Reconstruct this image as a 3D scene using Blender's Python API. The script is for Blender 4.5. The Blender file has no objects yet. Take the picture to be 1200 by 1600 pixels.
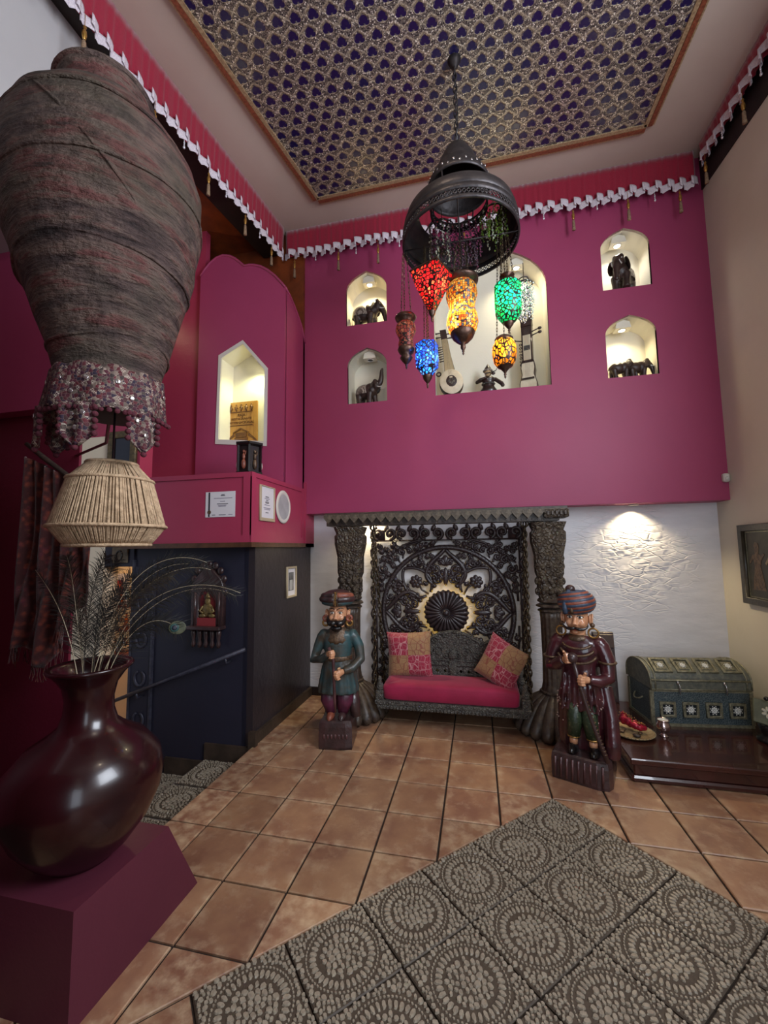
import bpy, math, random
from mathutils import Vector, Matrix, Euler
random.seed(7)
scene = bpy.context.scene
COL = scene.collection
PI = math.pi
# ---------------------------------------------------------------- camera
cam = bpy.data.cameras.new('camera'); camo = bpy.data.objects.new('camera', cam); COL.objects.link(camo)
cam.sensor_fit = 'VERTICAL'; cam.sensor_height = 24.0; cam.lens = 638.33 / 1600 * 24.0
cam.clip_start = 0.05; cam.clip_end = 100
R_ = Vector((0.97494399, 0.222078, -0.01286809)); U_ = Vector((0.03231797, -0.08417101, 0.9959271)); F_ = Vector((-0.22009038, 0.97138901, 0.08923913))
camo.matrix_world = Matrix(((R_.x, U_.x, -F_.x, -0.4083717), (R_.y, U_.y, -F_.y, -2.8713432), (R_.z, U_.z, -F_.z, 1.5734631), (0, 0, 0, 1)))
scene.camera = camo
# ---------------------------------------------------------------- world, exposure
w = bpy.data.worlds.new('world'); scene.world = w; w.use_nodes = True
w.node_tree.nodes['Background'].inputs[0].default_value = (0.75, 0.83, 1.0, 1)
w.node_tree.nodes['Background'].inputs[1].default_value = 0.6
scene.view_settings.view_transform = 'Standard'; scene.view_settings.look = 'None'
scene.view_settings.exposure = -0.3; scene.view_settings.gamma = 1.0; scene.view_settings.use_curve_mapping = False
def light(name, kind, loc, energy, color=(1, 1, 1), target=None, **kw):
    l = bpy.data.lights.new(name, kind); l.energy = energy; l.color = color
    for k, v in kw.items(): setattr(l, k, v)
    o = bpy.data.objects.new(name, l); COL.objects.link(o); o.location = loc
    if target is not None: o.rotation_euler = (Vector(target) - Vector(loc)).to_track_quat('-Z', 'Y').to_euler()
    return o
# fill light added at an unseen entrance opening behind the camera
light('entrance_fill_light', 'AREA', (0.2, -4.9, 1.75), 72, (0.78, 0.88, 1.0), target=(0.2, 0, 1.75), shape='RECTANGLE', size=2.1, size_y=2.5)
light('side_fill_light', 'AREA', (1.73, -2.1, 3.4), 250, (0.84, 0.90, 1.0), target=(-2.0, -2.1, 3.4), shape='RECTANGLE', size=1.8, size_y=2.0)  # fill added at an unseen high opening in the right wall
# warm recessed ceiling lamps in the front part of the hall
light('hall_downlight', 'SPOT', (0.55, -1.9, 5.1), 36, (1.0, 0.80, 0.58), target=(0.45, -0.5, 0), spot_size=1.9, spot_blend=0.9, shadow_soft_size=0.12)
light('hall_downlight', 'SPOT', (-0.9, -1.6, 5.1), 75, (1.0, 0.80, 0.62), target=(-1.5, 0.8, 1.6), spot_size=1.7, spot_blend=0.9, shadow_soft_size=0.12)
# ---------------------------------------------------------------- helpers
def lin(c):
    return tuple((x / 255 / 12.92) if x / 255 <= 0.04045 else ((x / 255 + 0.055) / 1.055) ** 2.4 for x in c) + (1.0,)
class NT:
    def __init__(s, name):
        s.m = bpy.data.materials.new(name); s.m.use_nodes = True; s.n = s.m.node_tree.nodes; s.l = s.m.node_tree.links
        s.b = s.n['Principled BSDF']; s.out = s.n['Material Output']
    def node(s, t, **kw):
        n = s.n.new(t)
        for k, v in kw.items(): setattr(n, k, v)
        return n
    def link(s, a, b): s.l.new(a, b)
    def val(s, sock, v):
        if hasattr(v, 'is_output'): s.l.new(v, sock)
        else: sock.default_value = v
    def math(s, op, a, b=0.0, c=None):
        n = s.node('ShaderNodeMath', operation=op); s.val(n.inputs[0], a); s.val(n.inputs[1], b)
        if c is not None: s.val(n.inputs[2], c)
        return n.outputs[0]
    def mix(s, fac, a, b):
        n = s.node('ShaderNodeMix', data_type='RGBA'); s.val(n.inputs[0], fac); s.val(n.inputs[6], a); s.val(n.inputs[7], b)
        return n.outputs[2]
    def coord(s, kind='Object'): return s.node('ShaderNodeTexCoord').outputs[kind]
    def noise(s, scale, detail=3, rough=.55, vec=None):
        n = s.node('ShaderNodeTexNoise'); n.inputs['Scale'].default_value = scale; n.inputs['Detail'].default_value = detail; n.inputs['Roughness'].default_value = rough
        s.l.new(vec if vec is not None else s.coord(), n.inputs['Vector']); return n.outputs['Fac']
    def voro(s, scale, feature='F1', out='Distance', vec=None, rnd=1.0):
        n = s.node('ShaderNodeTexVoronoi', feature=feature); n.inputs['Scale'].default_value = scale; n.inputs['Randomness'].default_value = rnd
        s.l.new(vec if vec is not None else s.coord(), n.inputs['Vector']); return n.outputs[out]
    def ramp(s, fac, stops):
        n = s.node('ShaderNodeValToRGB'); s.l.new(fac, n.inputs[0]); e = n.color_ramp.elements
        while len(e) < len(stops): e.new(0.5)
        for i, (p, c) in enumerate(stops): e[i].position = p; e[i].color = c
        return n.outputs[0]
    def rng(s, v, a, b, c=0.0, d=1.0):
        n = s.node('ShaderNodeMapRange'); s.val(n.inputs[0], v); n.inputs[1].default_value = a; n.inputs[2].default_value = b; n.inputs[3].default_value = c; n.inputs[4].default_value = d
        return n.outputs[0]
    def bump(s, h, strength=.3, dist=.01):
        n = s.node('ShaderNodeBump'); n.inputs['Strength'].default_value = strength; n.inputs['Distance'].default_value = dist
        s.l.new(h, n.inputs['Height']); s.l.new(n.outputs[0], s.b.inputs['Normal'])
    def fin(s, col=None, rough=.6, metal=0., spec=.5, coat=0., sheen=0.):
        if col is not None: s.val(s.b.inputs['Base Color'], col)
        s.val(s.b.inputs['Roughness'], rough); s.val(s.b.inputs['Metallic'], metal); s.b.inputs['Specular IOR Level'].default_value = spec
        s.b.inputs['Coat Weight'].default_value = coat; s.b.inputs['Sheen Weight'].default_value = sheen
        return s.m
def mat(name, col, col2=None, scale=8., rough=.6, metal=0., bump=0., bscale=40., bdist=.01, spec=.5, coat=0., sheen=0., rand=0., lo=.35, hi=.65):
    t = NT(name); c = lin(col)
    if col2 is not None: c = t.mix(t.rng(t.noise(scale, 5), lo, hi), lin(col), lin(col2))
    if rand:
        oi = t.node('ShaderNodeObjectInfo'); h = t.node('ShaderNodeHueSaturation'); t.val(h.inputs['Color'], c)
        t.link(t.rng(oi.outputs['Random'], 0, 1, 1 - rand, 1 + rand), h.inputs['Value']); c = h.outputs[0]
    if bump: t.bump(t.noise(bscale, 4), bump, bdist)
    return t.fin(c, rough, metal, spec, coat, sheen)
def emis(name, col, strength):
    t = NT(name); t.b.inputs['Base Color'].default_value = lin(col); t.b.inputs['Emission Color'].default_value = lin(col); t.b.inputs['Emission Strength'].default_value = strength
    return t.m
class M:
    """collects geometry for ONE mesh object"""
    def __init__(s, T=None): s.v = []; s.f = []; s.T = T or Matrix.Identity(4)
    def pts(s, P):
        i = len(s.v); s.v += [tuple(s.T @ Vector(p)) for p in P]; return i
    def box(s, c, d, R=None, taper=1.0):
        x, y, z = d[0] / 2, d[1] / 2, d[2] / 2
        P = [(-x, -y, -z), (x, -y, -z), (x, y, -z), (-x, y, -z), (-x * taper, -y * taper, z), (x * taper, -y * taper, z), (x * taper, y * taper, z), (-x * taper, y * taper, z)]
        R = R or Matrix.Identity(3); c = Vector(c); i = s.pts([c + R @ Vector(p) for p in P])
        s.f += [tuple(i + k for k in q) for q in ((0, 3, 2, 1), (4, 5, 6, 7), (0, 1, 5, 4), (1, 2, 6, 5), (2, 3, 7, 6), (3, 0, 4, 7))]; return s
    def bb(s, x0, x1, y0, y1, z0, z1): return s.box(((x0 + x1) / 2, (y0 + y1) / 2, (z0 + z1) / 2), (abs(x1 - x0), abs(y1 - y0), abs(z1 - z0)))
    def rbox(s, c, d, b=.01, R=None):
        """bevelled box"""
        R = R or Matrix.Identity(3); c = Vector(c); x, y, z = d[0] / 2, d[1] / 2, d[2] / 2
        lv = []
        for zz, k in ((-z, b), (-z + b, 0), (z - b, 0), (z, b)):
            X, Y = x - k, y - k
            q = b if k == 0 else b * .5
            lv.append([(-X + q, -Y, zz), (X - q, -Y, zz), (X, -Y + q, zz), (X, Y - q, zz), (X - q, Y, zz), (-X + q, Y, zz), (-X, Y - q, zz), (-X, -Y + q, zz)])
        i = s.pts([c + R @ Vector(p) for l in lv for p in l]); n = 8
        for a in range(3):
            for k in range(n): s.f.append((i + a * n + k, i + a * n + (k + 1) % n, i + (a + 1) * n + (k + 1) % n, i + (a + 1) * n + k))
        s.f.append(tuple(i + k for k in range(n - 1, -1, -1))); s.f.append(tuple(i + 3 * n + k for k in range(n))); return s
    def loft(s, rings, closed=True, cap=True):
        n = len(rings[0]); i = s.pts([p for r in rings for p in r])
        for a in range(len(rings) - 1):
            for k in range(n if closed else n - 1):
                k2 = (k + 1) % n; s.f.append((i + a * n + k, i + a * n + k2, i + (a + 1) * n + k2, i + (a + 1) * n + k))
        if cap and closed:
            s.f.append(tuple(i + k for k in range(n - 1, -1, -1))); e = i + (len(rings) - 1) * n; s.f.append(tuple(e + k for k in range(n)))
        return s
    def lathe(s, prof, n=24, c=(0, 0, 0), cap=True, mod=None, sx=1., sy=1., a0=0., a1=2 * PI):
        full = abs(a1 - a0 - 2 * PI) < 1e-6; m = n if full else n + 1; rings = []
        for r, z in prof:
            ring = []
            for k in range(m):
                a = a0 + (a1 - a0) * k / n; rr = r * (mod(a, z) if mod else 1.)
                ring.append((c[0] + rr * sx * math.cos(a), c[1] + rr * sy * math.sin(a), c[2] + z))
            rings.append(ring)
        return s.loft(rings, full, cap)
    def tube(s, P, r, n=8, flat=1.0, up=None, cap=True, closed=False):
        P = [Vector(p) for p in P]; N = len(P); rs = list(r) if hasattr(r, '__len__') else [r] * N; rings = []; pu = None
        for i in range(N):
            if closed: t = P[(i + 1) % N] - P[i - 1]
            else: t = P[min(i + 1, N - 1)] - P[max(i - 1, 0)]
            if t.length < 1e-9: t = Vector((0, 0, 1))
            t.normalize()
            u = Vector(up) if up is not None else (pu if pu is not None else (Vector((0, 0, 1)) if abs(t.z) < .9 else Vector((1, 0, 0))))
            u = u - t * u.dot(t)
            if u.length < 1e-6: u = t.orthogonal()
            u.normalize(); pu = u; b = t.cross(u)
            rings.append([P[i] + (b * math.cos(2 * PI * k / n) + u * math.sin(2 * PI * k / n) * flat) * rs[i] for k in range(n)])
        if closed: rings.append(rings[0])
        return s.loft(rings, True, cap and not closed)
    def sph(s, c, r, n=12, m=8, R=None):
        r = r if hasattr(r, '__len__') else (r, r, r); R = R or Matrix.Identity(3); c = Vector(c); rings = []
        for j in range(1, m):
            th = PI * j / m
            rings.append([c + R @ Vector((r[0] * math.sin(th) * math.cos(2 * PI * k / n), r[1] * math.sin(th) * math.sin(2 * PI * k / n), -r[2] * math.cos(th))) for k in range(n)])
        i = len(s.v); s.loft(rings, True, False); b = s.pts([c + R @ Vector((0, 0, -r[2])), c + R @ Vector((0, 0, r[2]))]); e = i + (m - 2) * n
        for k in range(n): s.f.append((b, i + (k + 1) % n, i + k)); s.f.append((b + 1, e + k, e + (k + 1) % n))
        return s
    def torus(s, c, R, r, n=20, m=8, ax='z', sx=1., sy=1.):
        c = Vector(c); P = []
        for k in range(n):
            a = 2 * PI * k / n; x, y = R * sx * math.cos(a), R * sy * math.sin(a)
            P.append(c + Vector({'z': (x, y, 0), 'y': (x, 0, y), 'x': (0, x, y)}[ax]))
        return s.tube(P, r, m, closed=True)
    def grid(s, fn, nu, nv):
        i = s.pts([fn(a / nu, b / nv) for b in range(nv + 1) for a in range(nu + 1)]); w = nu + 1
        for b in range(nv):
            for a in range(nu): s.f.append((i + b * w + a, i + b * w + a + 1, i + (b + 1) * w + a + 1, i + (b + 1) * w + a))
        return s
    def prism(s, P, a, b, ax='y'):
        """polygon P in the plane across ax, from a to b"""
        f = {'y': lambda p, t: (p[0], t, p[1]), 'z': lambda p, t: (p[0], p[1], t), 'x': lambda p, t: (t, p[0], p[1])}[ax]
        return s.loft([[f(p, a) for p in P], [f(p, b) for p in P]])
    def mesh(s, name, smooth=False):
        me = bpy.data.meshes.new(name); me.from_pydata(s.v, [], s.f); me.update()
        if smooth: me.polygons.foreach_set('use_smooth', [True] * len(me.polygons))
        return me
    def obj(s, name, m, parent=None, smooth=False, fix=False, solid=0):
        me = s.mesh(name, smooth)
        if fix:
            import bmesh
            bm = bmesh.new(); bm.from_mesh(me); bmesh.ops.recalc_face_normals(bm, faces=bm.faces); bm.to_mesh(me); bm.free()
        o = link(name, me, m, parent)
        if solid:
            md = o.modifiers.new('thickness', 'SOLIDIFY'); md.thickness = solid; md.offset = 0
        return o
def link(name, me, m, parent=None):
    if m is not None and len(me.materials) == 0: me.materials.append(m)
    o = bpy.data.objects.new(name, me); COL.objects.link(o)
    if parent is not None: o.parent = parent
    return o
def tag(o, label, cat, group=None):
    o['label'] = label; o['category'] = cat
    if group: o['group'] = group
    return o
def thing(name, label, cat, loc=(0, 0, 0), rz=0., group=None, rot=None):
    o = bpy.data.objects.new(name, None); COL.objects.link(o); o.location = loc; o.rotation_euler = rot or (0, 0, rz); o.empty_display_size = .05
    return tag(o, label, cat, group)
def struct(o, label=None):
    o['kind'] = 'structure'
    if label: o['label'] = label
    return o
def dup(root, loc=None, rz=None, label=None, rot=None, scale=None):
    r = root.copy(); COL.objects.link(r)
    if loc is not None: r.location = loc
    if rz is not None: r.rotation_euler = (0, 0, rz)
    if rot is not None: r.rotation_euler = rot
    if scale is not None: r.scale = scale
    if label: r['label'] = label
    for ch in list(root.children):
        c = ch.copy(); COL.objects.link(c); c.parent = r
        for g in list(ch.children):
            d = g.copy(); COL.objects.link(d); d.parent = c
    return r
def remesh(mb, name, voxel, m, parent=None, smooth=4, deci=0):
    """one continuous skin around the collected shapes"""
    me = mb.mesh('raw'); t = bpy.data.objects.new('raw', me); COL.objects.link(t)
    md = t.modifiers.new('r', 'REMESH'); md.mode = 'VOXEL'; md.voxel_size = voxel
    if smooth: sm = t.modifiers.new('s', 'SMOOTH'); sm.factor = .5; sm.iterations = smooth
    if deci: d = t.modifiers.new('d', 'DECIMATE'); d.ratio = deci
    dg = bpy.context.evaluated_depsgraph_get(); dg.update()
    out = bpy.data.meshes.new_from_object(t.evaluated_get(dg)); bpy.data.objects.remove(t); bpy.data.meshes.remove(me)
    out.name = name; out.materials.clear(); out.polygons.foreach_set('use_smooth', [True] * len(out.polygons))
    return link(name, out, m, parent)
def flat_mesh(polys, ext, bevel=0.):
    """filled outline with holes, in XY, thickness 2*ext"""
    cu = bpy.data.curves.new('c', 'CURVE'); cu.dimensions = '2D'; cu.fill_mode = 'BOTH'; cu.extrude = ext; cu.bevel_depth = bevel; cu.bevel_resolution = 0
    for P in polys:
        sp = cu.splines.new('POLY'); sp.points.add(len(P) - 1); sp.use_cyclic_u = True
        for i, p in enumerate(P): sp.points[i].co = (p[0], p[1], 0, 1)
    t = bpy.data.objects.new('c', cu); COL.objects.link(t); dg = bpy.context.evaluated_depsgraph_get(); dg.update()
    me = bpy.data.meshes.new_from_object(t.evaluated_get(dg)); bpy.data.objects.remove(t); bpy.data.curves.remove(cu); me.materials.clear(); return me
def upright(me, y):
    me.transform(Matrix(((1, 0, 0, 0), (0, 0, -1, y), (0, 1, 0, 0), (0, 0, 0, 1)))); return me
def text_mesh(s, size, ext=.0008, align='CENTER'):
    cu = bpy.data.curves.new('t', 'FONT'); cu.body = s; cu.size = size; cu.extrude = ext; cu.align_x = align; cu.align_y = 'CENTER'
    t = bpy.data.objects.new('t', cu); COL.objects.link(t); dg = bpy.context.evaluated_depsgraph_get(); dg.update()
    me = bpy.data.meshes.new_from_object(t.evaluated_get(dg)); bpy.data.objects.remove(t); bpy.data.curves.remove(cu); me.materials.clear(); return me
def rotm(x=0, y=0, z=0): return Euler((x, y, z)).to_matrix()
def arc(c, r, a0, a1, n=12): return [(c[0] + r * math.cos(a0 + (a1 - a0) * k / n), c[1] + r * math.sin(a0 + (a1 - a0) * k / n)) for k in range(n + 1)]
def bez(P, n=12):
    P = [Vector(p) for p in P]; out = []
    for k in range(n + 1):
        t = k / n; Q = P
        while len(Q) > 1: Q = [Q[i].lerp(Q[i + 1], t) for i in range(len(Q) - 1)]
        out.append(Q[0])
    return out
# ================================================================ MATERIALS
def plaster(name, c, c2, rough=.55, strength=.25, sc=14, spec=.4):
    t = NT(name); co = t.coord(); n1 = t.noise(1.3, 4, vec=co); col = t.mix(t.rng(n1, .3, .7), lin(c), lin(c2))
    h = t.math('ADD', t.noise(sc, 5, vec=co), t.math('MULTIPLY', t.noise(sc * 6, 3, vec=co), .35)); t.bump(h, strength, .012)
    return t.fin(col, rough, 0, spec)
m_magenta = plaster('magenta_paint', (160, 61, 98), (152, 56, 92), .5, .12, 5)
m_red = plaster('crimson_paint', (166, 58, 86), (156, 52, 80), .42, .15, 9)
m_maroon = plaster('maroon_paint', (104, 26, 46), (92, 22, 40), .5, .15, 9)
m_white = plaster('white_paint', (214, 208, 200), (204, 198, 190), .6, .12, 8)
m_greywhite = plaster('grey_white_paint', (178, 174, 174), (168, 164, 164), .6, .12, 8)
m_niche = plaster('niche_plaster', (232, 226, 210), (224, 218, 200), .6, .15, 10)
m_cream = plaster('cream_paint', (212, 204, 188), (200, 192, 174), .6, .12, 7)
m_dark = plaster('charcoal_gloss_paint', (50, 43, 46), (42, 36, 40), .33, .35, 16)
m_navy = plaster('navy_paint', (38, 37, 52), (32, 32, 46), .5, .12, 9)
m_brownwall = mat('brown_wood_lining', (140, 66, 28), (104, 48, 22), 5, .5, bump=.2, bscale=12)
m_soffit_and_shade = mat('beam_wood_and_shadow', (38, 24, 20), (26, 16, 14), 8, .6, bump=.2)
m_ceil = plaster('ceiling_paint', (190, 172, 160), (180, 160, 148), .6, .06, 6)
# trowelled plaster of the lower back wall
t = NT('trowelled_plaster'); co = t.coord()
mp = t.node('ShaderNodeMapping'); t.link(co, mp.inputs[0]); mp.inputs['Rotation'].default_value = (0, .7, 0); mp.inputs['Scale'].default_value = (1, 1, 3.2)
dv = t.noise(3.5, 5, .6, vec=mp.outputs[0]); v1 = t.voro(7, 'DISTANCE_TO_EDGE', vec=mp.outputs[0])
vm = t.node('ShaderNodeVectorMath', operation='DISTANCE'); t.link(co, vm.inputs[0]); vm.inputs[1].default_value = (1.02, 1.45, 1.5)
mask = t.math('MAXIMUM', t.math('MULTIPLY', t.rng(vm.outputs['Value'], .2, .62, 1, 0), t.rng(t.noise(4, 3, vec=co), .38, .55)), t.math('MULTIPLY', t.rng(t.noise(1.1, 2, vec=co), .5, .65), .15))
h = t.math('ADD', t.math('MULTIPLY', t.math('MULTIPLY', t.rng(v1, 0, .08), mask), 1.3), t.math('MULTIPLY', dv, .35))
t.bump(h, .45, .02); m_trowel = t.fin(t.mix(t.rng(dv, .3, .7), lin((224, 222, 224)), lin((212, 210, 212))), .6, 0, .35)
# ================================================================ FLOOR
m_grout = mat('grout', (46, 32, 24), (34, 24, 18), 20, .9, bump=.4)
t = NT('terracotta'); co = t.coord(); oi = t.node('ShaderNodeObjectInfo')
n = t.noise(2.5, 5, .6, vec=t.node('ShaderNodeNewGeometry').outputs['Position']); n2 = t.noise(14, 4, vec=t.node('ShaderNodeNewGeometry').outputs['Position'])
ps = t.node('ShaderNodeNewGeometry').outputs['Position']
c1 = t.mix(t.rng(n, .38, .62), lin((130, 90, 71)), lin((160, 121, 91))); c1 = t.mix(t.math('MULTIPLY', t.rng(t.noise(7, 6, .7, vec=ps), .52, .7), .55), c1, lin((184, 156, 126)))
sxy = t.node('ShaderNodeSeparateXYZ'); t.link(co, sxy.inputs[0]); ed = t.rng(t.math('MAXIMUM', t.math('ABSOLUTE', sxy.outputs[0]), t.math('ABSOLUTE', sxy.outputs[1])), .11, .16)
c1 = t.mix(t.math('MULTIPLY', t.math('MULTIPLY', ed, t.rng(n2, .4, .7)), .5), c1, lin((206, 180, 146)))
hs = t.node('ShaderNodeHueSaturation'); t.link(c1, hs.inputs['Color']); t.link(t.rng(oi.outputs['Random'], 0, 1, .8, 1.1), hs.inputs['Value'])
t.bump(t.noise(9, 3, vec=co), .12, .006); m_terra = t.fin(hs.outputs[0], t.rng(n2, .3, .7, .34, .52), 0, .5)
m_pebble = mat('pebble_relief', (154, 143, 126), (130, 119, 104), 60, .32, bump=.15, bscale=160, bdist=.003)
m_medal = mat('medallion_grout', (78, 66, 54), (64, 54, 44), 40, .6, bump=.3, bscale=120, bdist=.003)
XL, XR, YB, YF = -2.23, 1.75, 1.45, -5.0
ST = -.146
fl = M(); fl.bb(XL, XR + .2, YF - .2, YB + .1, -.14, -.011); fl.bb(-3.6, XL, YF - .2, -.86, -.14, -.011)
floor = struct(fl.obj('floor', m_grout), 'terracotta and medallion tile floor with dark joints')
s = .33; MS = .344; q = math.sqrt(.5); NA = 6
dia = [(0, 0), (-NA * MS * q, -NA * MS * q), (0, -2 * NA * MS * q), (NA * MS * q, -NA * MS * q)]      # medallion carpet, turned 45 degrees
def clip(P, a, b, keep):
    out = []; d = (b[0] - a[0], b[1] - a[1])
    sd = lambda p: keep * (d[0] * (p[1] - a[1]) - d[1] * (p[0] - a[0]))
    for i in range(len(P)):
        p, r = P[i - 1], P[i]; sp, sr = sd(p), sd(r)
        if (sp >= 0) != (sr >= 0):
            k = sp / (sp - sr); out.append((p[0] + (r[0] - p[0]) * k, p[1] + (r[1] - p[1]) * k))
        if sr >= 0: out.append(r)
    return out
def area(P): return abs(sum(P[i - 1][0] * P[i][1] - P[i][0] * P[i - 1][1] for i in range(len(P)))) / 2 if len(P) > 2 else 0
def shrink(P, g):
    c = (sum(p[0] for p in P) / len(P), sum(p[1] for p in P) / len(P)); out = P
    for i in range(len(P)):
        a, b = P[i - 1], P[i]; L = math.hypot(b[0] - a[0], b[1] - a[1])
        if L < 1e-5: continue
        nx, ny = -(b[1] - a[1]) / L, (b[0] - a[0]) / L
        if (c[0] - a[0]) * nx + (c[1] - a[1]) * ny < 0: nx, ny = -nx, -ny
        a2, b2 = (a[0] + nx * g, a[1] + ny * g), (b[0] + nx * g, b[1] + ny * g)
        k = 1 if (b2[0] - a2[0]) * (c[1] - a2[1]) - (b2[1] - a2[1]) * (c[0] - a2[0]) >= 0 else -1
        out = clip(out, a2, b2, k)
        if len(out) < 3: return []
    return out
def slab(P, z0, z1, b=.004):
    m = M(); I = shrink(P, b) if b else P
    if len(I) != len(P): I = P
    if area(P) and sum(P[i - 1][0] * P[i][1] - P[i][0] * P[i - 1][1] for i in range(len(P))) < 0: P = P[::-1]; I = I[::-1]
    m.loft([[(p[0], p[1], z0) for p in P], [(p[0], p[1], z1 - b) for p in P]], cap=False)
    # inner ring keeps order when lengths agree
    c = (sum(p[0] for p in P) / len(P), sum(p[1] for p in P) / len(P)); k = 1 - b / max(.02, math.sqrt(area(P)) / 2)
    J = [(c[0] + (p[0] - c[0]) * k, c[1] + (p[1] - c[1]) * k) for p in P]
    m.loft([[(p[0], p[1], z1 - b) for p in P], [(p[0], p[1], z1) for p in J]], cap=False)
    i = m.pts([(p[0], p[1], z1) for p in J]); m.f.append(tuple(range(i, i + len(J)))); return m
full = slab([(-s / 2 + .0055, -s / 2 + .0055), (s / 2 - .0055, -s / 2 + .0055), (s / 2 - .0055, s / 2 - .0055), (-s / 2 + .0055, s / 2 - .0055)], -.012, 0).mesh('tile')
for ix in range(-8, 6):
    for iy in range(-14, 5):
        x0, x1, y0, y1 = max(XL, ix * s), min(XR, (ix + 1) * s), max(YF, iy * s), min(YB, (iy + 1) * s)
        if x1 - x0 < .02 or y1 - y0 < .02: continue
        T = [(x0, y0), (x1, y0), (x1, y1), (x0, y1)]
        ins = T
        for e in range(4): ins = clip(ins, dia[e], dia[(e + 1) % 4], 1) if ins else ins
        whole = x1 - x0 > s - .001 and y1 - y0 > s - .001
        if area(ins) < 1e-5 and whole:
            o = link('floor_tile', full, m_terra, floor); o.location = ((x0 + x1) / 2, (y0 + y1) / 2, 0); o.rotation_euler = (random.uniform(-.002, .002), random.uniform(-.002, .002), 0)
            continue
        pieces = []; rem = T
        if area(ins) < 1e-5: pieces = [T]
        else:
            for e in range(4):
                a, b = dia[e], dia[(e + 1) % 4]
                outp = clip(rem, a, b, -1)
                if area(outp) > .0008: pieces.append(outp)
                rem = clip(rem, a, b, 1)
                if area(rem) < 1e-6: break
        for P in pieces:
            Q = shrink(P, .0055)
            if area(Q) > .0006: slab(Q, -.012, 0).obj('floor_tile', m_terra, floor)
# medallion tile: slab and pebble relief, mesh data shared by all
h = MS / 2 - .003
mt_mesh = slab([(-h, -h), (h, -h), (h, h), (-h, h)], -.012, 0).mesh('medallion_tile')
pb = M(); rnd = random.Random(3); placed = []
def pebble(x, y, rx, ry, a, hgt=.006, n=7):
    ca, sa = math.cos(a), math.sin(a); R1, R2 = [], []
    for k in range(n):
        th = 2 * PI * k / n; j = rnd.uniform(.85, 1.1); px, py = rx * j * math.cos(th), ry * j * math.sin(th)
        R1.append((x + ca * px - sa * py, y + sa * px + ca * py, -.001)); R2.append((x + .76 * (ca * px - sa * py), y + .76 * (sa * px + ca * py), hgt))
    pb.loft([R1, R2], cap=False); i = pb.pts(R2); pb.f.append(tuple(range(i, i + n)))
for k in range(34):
    a = 2 * PI * k / 34; pebble(.114 * math.cos(a), .114 * math.sin(a), .017, .0092, a)
for k in range(60):
    a = 2 * PI * k / 60; pebble(.139 * math.cos(a), .139 * math.sin(a), .0045, .006, a, .004, 5)
for tries in range(9000):
    x, y = rnd.uniform(-h + .004, h - .004), rnd.uniform(-h + .004, h - .004); r = math.hypot(x, y)
    rr = rnd.uniform(.007, .0145) if r < .1 else rnd.uniform(.006, .012)
    if r < .1:
        if r > .094 - rr: continue
    elif r < .147 + rr: continue
    if abs(x) + rr * .8 > h or abs(y) + rr * .8 > h: continue
    if any((x - p[0]) ** 2 + (y - p[1]) ** 2 < (rr + p[2]) ** 2 * .86 for p in placed): continue
    placed.append((x, y, rr))
for x, y, rr in placed: pebble(x, y, rr * rnd.uniform(1.12, 1.32), rr * rnd.uniform(.92, 1.1), rnd.uniform(0, PI))
pb_mesh = pb.mesh('pebbles')
def medal(x, y, z, rz, parent, clipw=None):
    o = link('medallion_tile', mt_mesh, m_medal, parent); o.location = (x, y, z); o.rotation_euler = (0, 0, rz)
    p = link('pebbles', pb_mesh, m_pebble, o); p['kind'] = 'stuff'
    return o
for a in range(NA):
    for b in range(NA):
        u, v = (a + .5) * MS, (b + .5) * MS
        medal(-u * q + v * q, -u * q - v * q, 0, PI / 4 + (PI / 2) * ((a * 3 + b) % 4), floor)
# ---------------------------------------------------------------- stairs going down to the left
m_step = mat('stair_grey', (112, 104, 100), (92, 86, 84), 12, .6, bump=.2)
m_skirt = mat('dark_skirting', (66, 52, 42), (48, 38, 30), 10, .5, bump=.2)
for i in range(6):
    x1 = XL - .02 if i == 0 else -2.67 - .38 * (i - 1); x0 = -2.67 - .38 * i; z = ST * (i + 1)
    st = M(); st.bb(x0 - .0, x1 + .0, -.85, .26, z - .14, z - .0)
    so = struct(st.obj('stair_step', m_step), 'grey step of the staircase going down, number %d from the top' % (i + 1))
    if i < 2:
        for k in range(3): medal((x0 + x1) / 2 - .02, -.85 + .19 + .36 * k, z + .012, 0, so)
sk = M()
for i in range(5):
    x1 = XL + .005 if i == 0 else -2.67 - .38 * (i - 1); x0 = -2.67 - .38 * i; z = ST * (i + 1)
    sk.bb(x0, x1, .25, .275, z, z + .13)
sk.bb(XL - .03, XL + .035, .235, .275, -.14, .11)
struct(sk.obj('baseboard_stair', m_skirt), 'dark stepped skirting along the navy stair wall')
sk = M(); sk.bb(XL - .02, XL + .02, .27, YB, 0, .085); struct(sk.obj('baseboard_left', m_skirt))
sk = M(); sk.bb(XL, XR, YB - .02, YB + .01, 0, .085); struct(sk.obj('baseboard_back', mat('near_black_skirting', (36, 26, 24), rough=.4)))
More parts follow.
